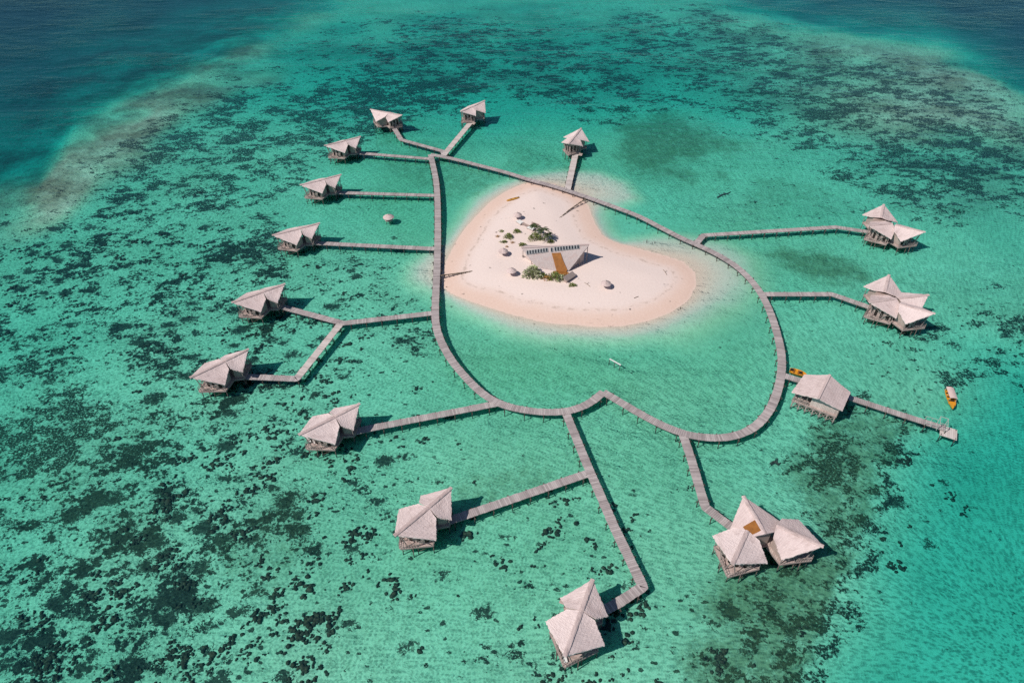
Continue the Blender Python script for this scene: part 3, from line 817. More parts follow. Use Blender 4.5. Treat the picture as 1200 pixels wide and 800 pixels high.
# ------------------------------------------------------------------ pavilion
def grid_roof(name, A, B, Cc, D, th, mat, parent, o, nu=26, nv=14, rag=.08):
    """thatch slope: A-B is the ridge, D-C the eave"""
    me = bpy.data.meshes.new(name); vs, fs, uvs = [], [], []
    Lr = (B-A).length; Ls = (D-A).length
    for lay in (0, 1):
        for j in range(nv+1):
            for i in range(nu+1):
                s, t = i/nu, j/nv
                p = (A*(1-s)+B*s)*(1-t)+(D*(1-s)+Cc*s)*t - o
                if j == nv: p = p + (D-A).normalized()*random.uniform(-rag, rag)
                if i in (0, nu): p = p + (B-A).normalized()*random.uniform(-rag, rag)*.7
                p.z += (random.uniform(-.02, .02) if lay == 0 else -th) - .10*math.sin(PI*t)
                vs.append(tuple(p)); uvs.append((s*Lr, t*Ls))
    n = (nu+1)*(nv+1); I = lambda l, i, j: l*n+j*(nu+1)+i
    for j in range(nv):
        for i in range(nu):
            fs += [(I(0, i, j), I(0, i+1, j), I(0, i+1, j+1), I(0, i, j+1)), (I(1, i, j), I(1, i, j+1), I(1, i+1, j+1), I(1, i+1, j))]
    for i in range(nu): fs += [(I(0, i, nv), I(0, i+1, nv), I(1, i+1, nv), I(1, i, nv)), (I(0, i, 0), I(1, i, 0), I(1, i+1, 0), I(0, i+1, 0))]
    for j in range(nv): fs += [(I(0, 0, j), I(0, 0, j+1), I(1, 0, j+1), I(1, 0, j)), (I(0, nu, j), I(1, nu, j), I(1, nu, j+1), I(0, nu, j+1))]
    me.from_pydata(vs, [], fs)
    uvl = me.uv_layers.new(name='uv')
    for lp in me.loops: uvl.data[lp.index].uv = uvs[lp.vertex_index]
    bm = bmesh.new(); bm.from_mesh(me); bmesh.ops.recalc_face_normals(bm, faces=bm.faces); bm.to_mesh(me); bm.free()
    me.materials.append(mat)
    return obj(name, me, None, parent)
J, PK = at(959,466.5,7.0), at(972.5,439,7.0)
LB, LT, RT, RB = at(927.8,459,4.5), at(942.5,438.5,4.5), at(997,459.5,4.5), at(987.5,481,4.5)
o = Vector(((J.x+PK.x)/2, (J.y+PK.y)/2, 0))
pav = thing('pavilion', 'big thatched pavilion with one plain gable roof at the root of the jetty', 'pavilion', o)
grid_roof('roof', J, PK, LT, LB, .26, M['thatch'], pav, o); grid_roof('roof', J, PK, RT, RB, .26, M['thatch'], pav, o)
mb = MB(); d_ = (PK-J).normalized(); s_ = Vector((d_.y, -d_.x, 0))
mb.bar(J-o+Vector((0, 0, .0))-d_*.1, PK-o+d_*.1, .55, .16)
rm = mb.build('ridge_cap', M['ridge'], pav); rm.data.uv_layers.new(name='uv')
def lerp4(s, t, zq):   # footprint: s across left to right, t front to back
    f = LB.lerp(RB, s); b = LT.lerp(RT, s); p = f.lerp(b, t); return Vector((p.x-o.x, p.y-o.y, zq))
def rz_(s): return 7.0-2.5*abs(s-.5)/.5
mb = MB()
n = 34
for i in range(n):
    s0, s1 = .06+.88*i/n, .06+.88*(i+1)/n-.004
    a, b, c, e = lerp4(s0, .02, 0), lerp4(s1, .02, 0), lerp4(s1, .97, 0), lerp4(s0, .97, 0)
    mb.prism([(p.x, p.y) for p in (a, b, c, e)], ZD-.1, ZD+random.uniform(-.01, .01))
dk = mb.build('deck', M['deck'], pav)
mb = MB()
for (a, b) in (((.06, .02), (.94, .02)), ((.94, .02), (.94, .97)), ((.06, .97), (.94, .97)), ((.06, .02), (.06, .97))): mb.bar(lerp4(*a, ZD-.28), lerp4(*b, ZD-.28), .18, .32)
mb.build('fascia', M['beam'], dk)
mb = MB()   # boarded front wall over the right two thirds
prev = None
sl = [.40+.54*i/18 for i in range(19)]
for s0, s1 in zip(sl, sl[1:]):
    s1 -= .002
    a, b = lerp4(s0, .075, 0), lerp4(s1, .075, 0); a2, b2 = lerp4(s0, .095, 0), lerp4(s1, .095, 0)
    mb.prism([(p.x, p.y) for p in (a, b, b2, a2)], ZD-.02, [rz_(s0)-.30, rz_(s1)-.30, rz_(s1)-.30, rz_(s0)-.30])
mb.build('front_wall', M['wallpink'], pav)
mb = MB()
poly = [lerp4(.42, .10, 0), lerp4(.92, .10, 0), lerp4(.92, .94, 0), lerp4(.08, .94, 0), lerp4(.08, .40, 0), lerp4(.42, .40, 0)]
hs = [.42, .92, .92, .08, .08, .42]
mb.prism([(p.x, p.y) for p in poly], ZD+.002, [rz_(s)-.42 for s in hs])
mb.build('wall', M['wall'], pav)
for s, t in ((.08,.05),(.20,.05),(.32,.05),(.08,.25),(.94,.05),(.94,.5),(.94,.94),(.08,.94)):
    mb = MB(); mb.bar(lerp4(s, t, ZD), lerp4(s, t, rz_(s)-.32), .16); mb.build('column', M['beam'], pav)
mb = MB()
for i in range(9):
    q = lerp4(.06+.04*i, .03, ZD); mb.bar(q, q+Vector((0, 0, .95)), .07)
for h in (.5, .95): mb.bar(lerp4(.06, .03, ZD+h), lerp4(.38, .03, ZD+h), .07)
mb.build('railing', M['beam'], pav)
for i in range(7):
    for t in (.03, .5, .95):
        s = .08+.84*i/6
        mb = MB(); q = lerp4(s, t, 0); mb.tube([(q.x, q.y, -2.2), (q.x, q.y, ZD-.1)], .16, 7); mb.build('stilt', M['beam'], pav, True)
mb = MB()
for i in range(6):
    s0, s1 = .08+.84*i/6, .08+.84*(i+1)/6
    mb.bar(lerp4(s0, .02, -.1), lerp4(s1, .02, ZD-.4), .10); mb.bar(lerp4(s1, .025, -.1), lerp4(s0, .025, ZD-.4), .10)
mb.build('cross_brace', M['beam'], pav)

# ------------------------------------------------------------------ island house
A_, B_, C_ = at(611,290,5.0), at(690.5,286.5,7.5), at(667,316.5,1.9)
nrm = (B_-A_).cross(C_-A_).normalized()
def onplane(u, v, lift=0.0):
    c0 = Vector((0, 0, CH)); d = (at(u, v, 0)-c0); 
    t = (A_-c0).dot(nrm)/d.dot(nrm); p = c0+d*t
    s = 1 if nrm.z > 0 else -1
    return p+nrm*(lift*s)
D_ = onplane(635, 320.5); E_ = onplane(616, 306)
gz = 1.2
o = Vector(((A_.x+C_.x)/2, (A_.y+C_.y)/2, 0))
house = thing('island_house', 'large thatched house with solar panels on the sand island', 'house', o)
grid_roof('roof', A_, B_, C_, D_, .3, M['house_thatch'], house, o, 34, 22, .10)
# rear slope, falling away behind the ridge
A2, B2 = at(616, 286.5, 4.0), at(683, 284.2, 5.0)
RA = A_ + Vector((0, 0, .02)); RB2 = B_ + Vector((0, 0, .02))
back0 = Vector((A_.x+1.2, A_.y+4.2, 3.2)); back1 = Vector((B_.x-2.2, B_.y+4.0, 4.2))
grid_roof('roof', RA, RB2, back1, back0, .3, M['house_thatch'], house, o, 30, 8, .1)
mb = MB(); mb.bar(RA-o, RB2-o, .6, .18); rc = mb.build('ridge_cap', M['ridge'], house); rc.data.uv_layers.new(name='uv')
# walls
def zroof(x, y): return A_.z-((x-A_.x)*nrm.x+(y-A_.y)*nrm.y)/nrm.z
ctr = (A_+B_+C_+D_)/4
wpoly = []
for p in (A_, D_, C_, B_): q = p.lerp(ctr, .13); wpoly.append((q.x, q.y))
mb = MB(); mb.prism([(p[0]-o.x, p[1]-o.y) for p in wpoly], gz-.6, [zroof(*p)-.38 for p in wpoly]); mb.build('wall', M['wallpink'], house)
for p in (B_.lerp(ctr, .04), A_.lerp(ctr, .05), B_.lerp(C_, .45), A_.lerp(D_, .5)):
    mb = MB(); mb.bar((p.x-o.x, p.y-o.y, gz-.6), (p.x-o.x, p.y-o.y, zroof(p.x, p.y)-.3), .2); mb.build('column', M['beam'], house)
# solar panels
def panel(u0, v0, u1, v1, h):
    a, b = onplane(u0, v0, .14), onplane(u1, v1, .14); c, d = onplane(u1+.35, v1+h, .14), onplane(u0+.35, v0+h, .14)
    up = nrm if nrm.z > 0 else -nrm
    m = MB(); v = [p-o for p in (a, b, c, d)]; m.add(v+[p+up*.08 for p in v], [(0,3,2,1),(4,5,6,7),(0,1,5,4),(1,2,6,5),(2,3,7,6),(3,0,4,7)])
    p_ = m.build('solar_panel', M['panel'], house)
    m = MB(); w_ = [x+up*.06 for x in v]
    for i in range(4): m.bar(w_[i], w_[(i+1) % 4], .10, .07)
    m.build('panel_frame', M['pframe'], p_)
for i in range(8):
    u = 617.0+3.18*i; panel(u, 294.0-.42*i, u+2.45, 293.75-.42*i, 4.4)
panel(645.2, 290.6, 647.6, 290.4, 4.6)
for i in range(9):
    u = 649.5+3.32*i; panel(u, 290.0-.36*i, u+2.55, 289.75-.36*i, 4.5)
# orange strip down the slope
def strip(name, pts, lift, mat, lab=None):
    up = nrm if nrm.z > 0 else -nrm
    v = [onplane(*p, lift)-o for p in pts]; n = len(v)
    m = MB(); m.add(v+[p+up*.10 for p in v], [tuple(range(n))[::-1], tuple(range(n, 2*n))]+[(i, (i+1) % n, n+(i+1) % n, n+i) for i in range(n)])
    b = m.build(name, mat, house)
    if lab: b['label'] = lab
strip('entrance_canopy', [(646.5,296.8),(656.8,296.2),(660,305.5),(665,316.5),(663,319),(653,320.3),(649.8,309)], .12, M['orange_dark'], 'orange brown sheet running down the thatch to the entrance')
tp = [on_sand(*q) for q in ((648,318.5),(661,317),(668,321),(664,328),(652,327.5))]; zt = max(p.z for p in tp)+.22
mb = MB(); mb.prism([(p.x-o.x, p.y-o.y) for p in tp], zt-.3, zt); tb = mb.build('terrace', M['orange_dark'], house); tb['label'] = 'warm brown timber terrace at the foot of the roof'
# ------------------------------------------------------------------ beach parasols
def parasol_mesh(r, h):
    m = MB(); n = 22
    prof = [(0, .95), (.3*r, .72), (.65*r, .40), (r*1.0, .0)]
    base = 0
    for j, (rr, zz) in enumerate(prof):
        for k in range(n):
            t = 2*PI*k/n; q = rr*(1+(random.uniform(-.10, .10) if j == 3 else random.uniform(-.03, .03)))
            m.v.append((q*math.cos(t), q*math.sin(t), h-.95+zz+random.uniform(-.03, .03)))
    for j, (rr, zz) in enumerate(prof[::-1]):
        for k in range(n):
            t = 2*PI*k/n; m.v.append((rr*.94*math.cos(t), rr*.94*math.sin(t), h-1.15+zz))
    for j in range(7):
        for k in range(n):
            k2 = (k+1) % n; m.f.append((j*n+k, j*n+k2, (j+1)*n+k2, (j+1)*n+k))
    me = m.mesh('canopy', M['ridge'])
    uvl = me.uv_layers.new(name='uv')
    for lp in me.loops:
        c = me.vertices[lp.vertex_index].co; uvl.data[lp.index].uv = (math.atan2(c.y, c.x)*1.5, math.hypot(c.x, c.y))
    return me
PM = parasol_mesh(1.55, 2.5)
mb = MB(); mb.tube([(0, 0, -.6), (0, 0, 2.3)], .07, 7); POLE = mb.mesh('pole', M['beam'])
mb = MB(); mb.tube([(0, 0, 2.4), (0, 0, 2.72)], [.16, .05], 7); FIN = mb.mesh('finial', M['beam'])
mb = MB(); mb.lathe([(0, .42), (.55, .42), (.55, .36), (.08, .34), (.08, 0)], 14); TBL = mb.mesh('round_table', M['beam'])
pg = 'round thatched parasols'
for i, (u, v, lab) in enumerate([(606.5,256.5,'round thatched parasol highest up the sand, beside the white daybeds'),(590,299,'round thatched parasol at the left side of the sand, above another one'),(599.5,322,'round thatched parasol on the sand left of the big pale bush'),(709.5,337,'lone round thatched parasol on the empty right half of the sand')]):
    p = on_sand(u, v)
    t = thing('beach_parasol', lab, 'parasol', (p.x, p.y, p.z), i*1.1, pg)
    obj('canopy', PM, None, t); obj('pole', POLE, None, t); obj('finial', FIN, None, t)
p = at(456, 259.5, 0)
t = thing('water_parasol', 'round thatched shelter standing alone in the water left of the heart', 'parasol', (p.x, p.y, 0), 0, pg)
c = obj('canopy', PM, None, t); c.scale = (1.25, 1.25, 1.1); obj('pole', POLE, None, t, (0, 0, -.6)); obj('finial', FIN, None, t, (0, 0, .25)); 
mb = MB(); mb.lathe([(0, .75), (1.35, .75), (1.35, .62), (0, .62)], 16); mb.build('platform', M['deck'], t)
mb = MB()
for k in range(4): a = k*PI/2+.4; mb.tube([(math.cos(a), math.sin(a), -1.6), (math.cos(a), math.sin(a), .62)], .09, 6)
mb.build('stilt', M['beam'], t)

# ------------------------------------------------------------------ beach furniture
def daybed(u, v, az, lab, L=2.6):
    p = on_sand(u, v); t = thing('daybed', lab, 'daybed', (p.x, p.y, p.z), az, 'white daybeds beside the parasol')
    m = MB(); m.box((0, 0, .32), (L, 1.7, .1)); m.build('base', M['beam'], t)
    m = MB(); m.box((0, 0, .47), (L-.1, 1.6, .2)); m.build('mattress', M['white'], t)
    m = MB(); m.box((L/2-.3, 0, .68), (.4, 1.3, .18)); m.build('pillow', M['white'], t)
    for sx in (-1, 1):
        for sy in (-1, 1): m = MB(); m.box((sx*(L/2-.1), sy*.75, .13), (.1, .1, .28)); m.build('leg', M['beam'], t)
daybed(609.5, 261.5, R(-55), 'white daybed on the sand just below the topmost parasol')
daybed(622.5, 268.5, R(-40), 'white daybed on the sand close to the palms')
def bench(u, v, az, lab, L=3.0):
    p = on_sand(u, v); t = thing('bench', lab, 'bench', (p.x, p.y, p.z), az, 'brown benches on the sand')
    m = MB(); m.box((0, 0, .45), (L, .5, .08)); m.build('seat', M['wall'], t)
    for sx in (-1, 1): m = MB(); m.box((sx*(L/2-.25), 0, .2), (.1, .42, .42)); m.build('leg', M['wall'], t)
    m = MB(); m.box((0, .24, .75), (L, .06, .4)); m.build('backrest', M['wall'], t)
bench(616, 265.5, R(-42), 'brown wooden bench between the two white daybeds')
bench(627, 264.5, R(-35), 'brown wooden bench behind the daybeds, nearest the palms')
# low grey shed in front of the house
p0, p1 = on_sand(661.5, 331), on_sand(672.5, 323.5); az_ = math.atan2(p1.y-p0.y, p1.x-p0.x); L_ = (p1-p0).length
t = thing('low_shed', 'low grey lean-to shed at the lower right corner of the house', 'shed', ((p0.x+p1.x)/2, (p0.y+p1.y)/2, gz-.1), az_)
m = MB(); m.add([(-L_/2, -.9, 1.0), (L_/2, -.9, 1.0), (L_/2, .7, 1.75), (-L_/2, .7, 1.75), (-L_/2, -.9, 1.12), (L_/2, -.9, 1.12), (L_/2, .7, 1.87), (-L_/2, .7, 1.87)], [(0,3,2,1),(4,5,6,7),(0,1,5,4),(1,2,6,5),(2,3,7,6),(3,0,4,7)]); m.build('roof', M['beam'], t)
m = MB(); m.prism([(-L_/2+.2, -.6), (L_/2-.2, -.6), (L_/2-.2, .5), (-L_/2+.2, .5)], -.2, [1.08, 1.08, 1.6, 1.6]); m.build('wall', M['wall'], t)

# ------------------------------------------------------------------ plants
def leaves(n, rx, ry, rz, size, seed, hollow=.35):
    r = random.Random(seed); m = MB()
    for _ in range(n):
        while True:
            q = Vector((r.uniform(-1, 1), r.uniform(-1, 1), r.uniform(0, 1)))
            if hollow < q.length < 1: break
        k = .75+.25*math.sin(3*math.atan2(q.y, q.x)+seed)
        c = Vector((q.x*rx*k, q.y*ry*k, q.z*rz))
        d = (Vector((q.x, q.y, q.z*.6))+Vector((r.uniform(-.6, .6), r.uniform(-.6, .6), r.uniform(-.2, .8)))).normalized()
        s = d.cross(Vector((r.random(), r.random(), r.random()))).normalized()
        L = size*r.uniform(.6, 1.3); w_ = L*.32
        m.add([c, c+d*L*.5+s*w_, c+d*L+Vector((0, 0, -.1*L)), c+d*L*.5-s*w_], [(0, 1, 2, 3)])
    return m
def stems(n, rx, ry, h, seed):
    r = random.Random(seed); m = MB()
    for _ in range(n):
        a = r.uniform(0, 2*PI); m.tube([(0, 0, -.2), (math.cos(a)*rx*.4, math.sin(a)*ry*.4, h*.5), (math.cos(a)*rx*.7, math.sin(a)*ry*.7, h*.85)], [.05, .035, .02], 5)
    return m
def bush(u, v, rx, ry, rz, lab, mat='leaf', n=260, size=.45, seed=1, group='low bushes on the sand'):
    p = on_sand(u, v); t = thing('bush', lab, 'bush', (p.x, p.y, p.z), 0, group)
    leaves(n, rx, ry, rz, size, seed).build('foliage', M[mat], t); stems(7, rx, ry, rz, seed).build('stem', M['trunk'], t)
bush(605.5, 272, 1.5, 1.2, 1.0, 'round olive bush nearest below the white daybeds', seed=3)
bush(596, 278.5, 1.9, 1.5, 1.3, 'larger round olive bush at the left of the sand', seed=4, n=340)
bush(590.5, 284, 1.5, .6, .5, 'flat narrow olive bush at the far left of the sand', seed=5, n=150)
bush(583, 277.5, .7, .5, .5, 'tiny brownish plant, leftmost on the sand', 'leaf_dry', 60, .35, 6)
bush(611.5, 287.5, 1.3, .7, .8, 'small olive bush touching the upper left corner of the house', seed=7, n=170)
bush(670.5, 335, 1.3, .9, .8, 'low olive bush by itself below the grey shed', seed=8, n=200)
bush(594, 289.5, .5, .4, .4, 'tiny plant between the flat bush and a parasol', 'leaf_dry', 50, .3, 9)
bush(624.5, 323, 3.2, 2.7, 3.0, 'big pale green bush at the left front of the house', 'leaf_pale', 620, .9, 10)
bush(649, 327, 2.3, 1.8, 2.3, 'green and yellow bush in front of the orange roof strip', 'leaf', 330, .6, 11)
bush(656, 328, 1.9, 1.5, 1.8, 'pale bush under the lower end of the orange strip', 'leaf_pale', 230, .55, 12)
bush(641, 327, 2.4, 1.1, 1.0, 'dry orange plants along the foot of the house', 'leaf_dry', 170, .45, 13)
bush(662.5, 325, .9, .9, 1.3, 'dry orange bush between the house and the grey shed', 'leaf_dry', 110, .45, 14)
bush(627, 280.5, 2.9, 1.9, 2.2, 'dense green bush under the palms behind the house', 'leaf', 420, .55, 15)
bush(587.5, 271.5, .9, .7, .6, 'small olive tuft by the little stone at the left of the sand', 'leaf', 90, .35, 31)
bush(600.5, 284.5, .8, .5, .45, 'small dry tuft right of the flat narrow bush', 'leaf_dry', 70, .3, 32)
bush(616, 290.5, .9, .6, .7, 'green tuft against the left edge of the house roof', 'leaf', 110, .4, 33)
bush(637, 324.5, 1.3, 1.0, 1.2, 'rounded green bush between the big pale bush and the dry orange plants', 'leaf', 200, .5, 34)
bush(645, 284.0, 1.2, .8, .9, 'low green bush right of the palms behind the house', 'leaf', 160, .45, 35)
def palm(u, v, h, lean, lab, seed, nf=15, fl=2.6):
    r = random.Random(seed); p = on_sand(u, v)
    t = thing('palm_tree', lab, 'palm', (p.x, p.y, p.z), 0, 'short palms behind the house')
    m = MB(); pts = [Vector((lean[0]*s*s, lean[1]*s*s, h*s-.2*(1-s))) for s in (0, .3, .6, 1)]; m.tube(pts, [.2, .16, .14, .13], 8); m.build('trunk', M['trunk'], t, True)
    top = pts[-1]
    m = MB()
    for k in range(nf):
        a = 2*PI*k/nf+r.uniform(-.2, .2); el = r.uniform(.15, 1.1); L = fl*r.uniform(.8, 1.1)
        d = Vector((math.cos(a)*math.cos(el), math.sin(a)*math.cos(el), math.sin(el)))
        rach = [top+d*(L*s)+Vector((0, 0, -1.1*L*s*s*.6)) for s in [i/9 for i in range(10)]]
        side = Vector((-math.sin(a), math.cos(a), 0))
        for i in range(9):
            m.bar(rach[i], rach[i+1], .05)
            for sg in (-1, 1):
                for f_ in (.0, .5):
                    b0 = rach[i].lerp(rach[i+1], f_); wl_ = .62*math.sin(PI*min(1, .12+(i+f_)/10.5))
                    fw = (rach[i+1]-rach[i]).normalized()
                    tip = b0+side*(sg*wl_)+fw*.28+Vector((0, 0, -.22*wl_))
                    m.add([b0-fw*.06, b0+fw*.09, tip], [(0, 1, 2)])
    m.build('crown', M['leaf_dark'], t)
palm(633, 281, 3.6, (.7, .2), 'tallest dark palm standing behind the house', 21, 17, 3.5)
palm(628, 274.5, 2.6, (-.5, .3), 'shorter dark palm to the upper left of the tallest palm', 22, 14, 2.8)
palm(637.5, 282, 2.2, (1.1, -.1), 'low dark palm leaning right beside the tallest palm', 23, 13, 2.9)
# stones and driftwood
def stone(u, v, r_, lab, seed):
    rr = random.Random(seed); p = on_sand(u, v)
    bm = bmesh.new(); bmesh.ops.create_icosphere(bm, subdivisions=2, radius=r_)
    for x in bm.verts: x.co *= rr.uniform(.82, 1.15); x.co.z *= .6
    me = bpy.data.meshes.new('stone'); bm.to_mesh(me); bm.free()
    tag(obj('stone', me, M['beam'], None, (p.x, p.y, p.z+.1)), lab, 'stone', group='stones on the sand')
stone(612.8, 300.5, .38, 'small dark stone by the left edge of the house roof', 1)
stone(738, 362.5, .30, 'small dark stone on the lower wet sand', 2)
stone(581.5, 272.5, .3, 'small stone on the sand left of the olive bushes', 3)
def stick(pts_px, lab, r_=.07, cat='driftwood'):
    P3 = [on_sand(*q)+Vector((0, 0, .08)) for q in pts_px]; o_ = P3[0]
    m = MB(); m.tube([p-o_ for p in P3], r_, 6)
    if len(P3) > 2: m.tube([P3[1]-o_, P3[1]-o_+Vector((.5, .6, .25))], r_*.7, 5)
    b = m.build('driftwood', M['trunk'], None); b.location = o_
    tag(b, lab, cat, 'driftwood on the sand')
stick([(685,331.5),(688,333),(691.5,336)], 'thin driftwood stick left of the lone parasol')
stick([(777,316),(779.5,319),(781.5,322.5)], 'short driftwood branch on the right end of the sand')
stick([(743,349.5),(748,347.5)], 'pale driftwood piece on the lower right sand', .09)
def stake(u, v, h, lab):
    p = on_sand(u, v); m = MB(); m.tube([(0, 0, -.4), (.06, 0, h)], [.11, .08], 6); b = m.build('stake', M['pile'], None); b.location = p
    tag(b, lab, 'stake', 'wooden stakes in the shallows')
stake(757.5, 284.5, 1.2, 'dark stake in the pale shallows, left of two others')
stake(764, 286.5, .9, 'dark stake in the pale shallows, lowest of the three')
stake(767, 285, .7, 'short stake in the pale shallows, rightmost of the three')
stake(797, 362, .8, 'single dark stake in the water off the lower right shore')
# frame standing in the lagoon
p0, p1 = at(714.4, 420.3, 1.1), at(727.6, 427.6, 1.1); c = (p0+p1)/2
t = thing('swing_frame', 'white bar on thin dark legs standing in the lagoon inside the heart', 'frame', (c.x, c.y, 0))
m = MB(); m.bar(p0-Vector((c.x, c.y, 0)), p1-Vector((c.x, c.y, 0)), .26, .18); m.build('crossbar', M['white'], t)
for s in (.04, .5, .96):
    q = p0.lerp(p1, s)-Vector((c.x, c.y, 0)); m = MB(); m.tube([(q.x-.2, q.y, -1.2), (q.x, q.y, 1.0)], .09, 6); m.build('leg', M['pile'], t)
# sunken branches
def sunken(u, v, du, dv, lab, seed):
    a, b = at(u-du, v-dv, 0), at(u+du, v+dv, 0); rr = random.Random(seed)
    z0 = zground(a.x, a.y)+.2; m = MB(); d = b-a
    pts = [Vector((0, 0, 0)), d*.35+Vector((0, .4, .12)), d*.7+Vector((.1, -.3, .1)), d]
    m.tube(pts, [.30, .26, .2, .1], 7)
    for s in (.3, .5, .65): q = d*s; m.tube([q, q+Vector((rr.uniform(-1, 1)*1.2, rr.uniform(.6, 1.6), .2))], [.15, .05], 6); m.tube([q, q+Vector((rr.uniform(-1, 1), -rr.uniform(.6, 1.4), .1))], [.13, .05], 6)
    bb = m.build('sunken_branch', M['pile'], None); bb.location = (a.x, a.y, z0); tag(bb, lab, 'driftwood', 'sunken branches on the seabed')
sunken(849, 226, 8, -3.5, 'dark forked branch lying under water above the upper right walkway', 1)
sunken(910, 540, 6, -.6, 'thin dark branch lying under water below the right curve of the heart', 2)

# ------------------------------------------------------------------ boats
def hull_mesh(L, W, H, name, mat, n=18, m=9, stern=.75, keel=.25):
    vs, fs = [], []
    for i in range(n+1):
        s = i/n; x = -L/2+L*s
        w_ = W/2*(stern+(1-stern)*math.sin(min(1, s/.45)*PI/2)) * (1 if s < .5 else math.cos((s-.5)/.5*PI/2)**.7) + .03
        hs = H*(1+.35*max(0, s-.55)**1.3*2.0)
        for j in range(m):
            a = -1+2*j/(m-1)
            y = w_*math.copysign(abs(a)**.6, a); zz = -keel + (hs+keel)*abs(a)**2.2
            vs.append((x, y, zz))
    for i in range(n):
        for j in range(m-1): fs.append((i*m+j, i*m+j+1, (i+1)*m+j+1, (i+1)*m+j))
    fs.append(tuple(range(m))); fs.append(tuple(n*m+j for j in range(m))[::-1])
    me = bpy.data.meshes.new(name); me.from_pydata(vs, [], fs)
    bm = bmesh.new(); bm.from_mesh(me); bmesh.ops.recalc_face_normals(bm, faces=bm.faces)
    bmesh.ops.solidify(bm, geom=bm.faces[:], thickness=.06); bm.to_mesh(me); bm.free()
    me.materials.append(mat)
    return me
a, b = at(1110.5, 457, .4), at(1117.5, 477.5, .4); d = b-a; L = d.length
bt = thing('covered_boat', 'small orange boat with a pale canopy afloat above the jetty end', 'boat', ((a.x+b.x)/2, (a.y+b.y)/2, 0), math.atan2(d.y, d.x))
obj('hull', hull_mesh(L, 1.95, .62, 'hull', M['orange']), None, bt)
m = MB(); m.prism([(-L*.44, -.70), (L*.30, -.78), (L*.30, .78), (-L*.44, .70)], .28, .34); m.build('floor', M['orange'], bt)
m = MB(); m.prism([(L*.24, -.72), (L*.36, -.5), (L*.44, -.12), (L*.44, .12), (L*.36, .5), (L*.24, .72)], .62, .70); m.build('foredeck', M['orange'], bt)
m = MB()
for i in range(9):
    y = -.86+1.72*i/8
    m.v += [(-L*.46, y, 1.62+.22*math.cos(y/.86*PI/2)), (L*.20, y, 1.70+.22*math.cos(y/.86*PI/2))]
m.f += [(2*i, 2*i+1, 2*i+3, 2*i+2) for i in range(8)]
cm = m.mesh('canopy', M['canopy']); bm = bmesh.new(); bm.from_mesh(cm); bmesh.ops.solidify(bm, geom=bm.faces[:], thickness=.06); bm.to_mesh(cm); bm.free(); obj('canopy', cm, None, bt)
for x in (-L*.42, -L*.1, L*.18):
    for sy in (-.78, .78): m = MB(); m.bar((x, sy, .45), (x, sy, 1.62), .06); m.build('canopy_post', M['frame'], bt)
for x in (-L*.3, -L*.08, L*.12): m = MB(); m.box((x, 0, .52), (.35, 1.4, .08)); m.build('seat', M['black'], bt)
m = MB(); m.box((-L*.5-.12, 0, .65), (.3, .34, .5)); m.bar((-L*.5-.15, 0, .4), (-L*.5-.2, 0, -.4), .12); m.build('outboard_motor', M['black'], bt)
a, b = at(925.5, 433.5, .4), at(945, 439.5, .4); d = b-a; L = d.length
bt = thing('open_boat', 'open orange boat moored behind the pavilion, beside the very short walkway', 'boat', ((a.x+b.x)/2, (a.y+b.y)/2, 0), math.atan2(d.y, d.x))
obj('hull', hull_mesh(L, 2.0, .62, 'hull', M['orange'], keel=.2), None, bt)
m = MB(); m.prism([(-L*.44, -.72), (L*.28, -.8), (L*.28, .8), (-L*.44, .72)], .36, .42); m.build('floor', M['orange'], bt)
for x in (-L*.25, L*.02, L*.2): m = MB(); m.box((x, 0, .6), (.38, 1.5, .08)); m.build('seat', M['orange_dark'], bt)
m = MB(); m.box((-L*.38, .1, .7), (.6, .55, .5)); m.build('engine_box', M['black'], bt)
m = MB(); m.box((L*.12, -.2, .85), (.5, .5, .4)); m.build('crate', M['black'], bt)
p0, p1 = on_sand(593.8, 236), on_sand(608.5, 231.6); d = p1-p0; L = d.length
bt = thing('kayak', 'ochre yellow kayak pulled up on the top of the sand', 'kayak', ((p0.x+p1.x)/2, (p0.y+p1.y)/2, (p0.z+p1.z)/2+.22), math.atan2(d.y, d.x))
m = MB(); prof = [(-.5, .12), (-.44, .30), (-.3, .46), (0, .52), (.3, .46), (.44, .30), (.5, .12)]
n = 10
for s, w_ in prof:
    for k in range(n):
        t_ = 2*PI*k/n; m.v.append((s*L, w_*1.2*math.cos(t_), .24*math.sin(t_)*(1 if math.sin(t_) < 0 else .75)))
for i in range(len(prof)-1):
    for k in range(n): k2 = (k+1) % n; m.f.append((i*n+k, i*n+k2, (i+1)*n+k2, (i+1)*n+k))
m.f += [tuple(range(n)), tuple((len(prof)-1)*n+k for k in range(n))]
m.build('hull', M['kayak'], bt, True)
for x in (-.16, .18):
    m = MB(); m.lathe([(.30, .0), (.30, .06), (.24, .06), (.24, 0)], 12, (x*L, 0, .17)); m.build('cockpit', M['black'], bt)
m = MB(); m.bar((.30*L, -.1, .22), (.49*L, .1, .16), .22, .1); m.build('bow_shadow', M['black'], bt)  # dark bar standing in for the shadow at this end of the hull
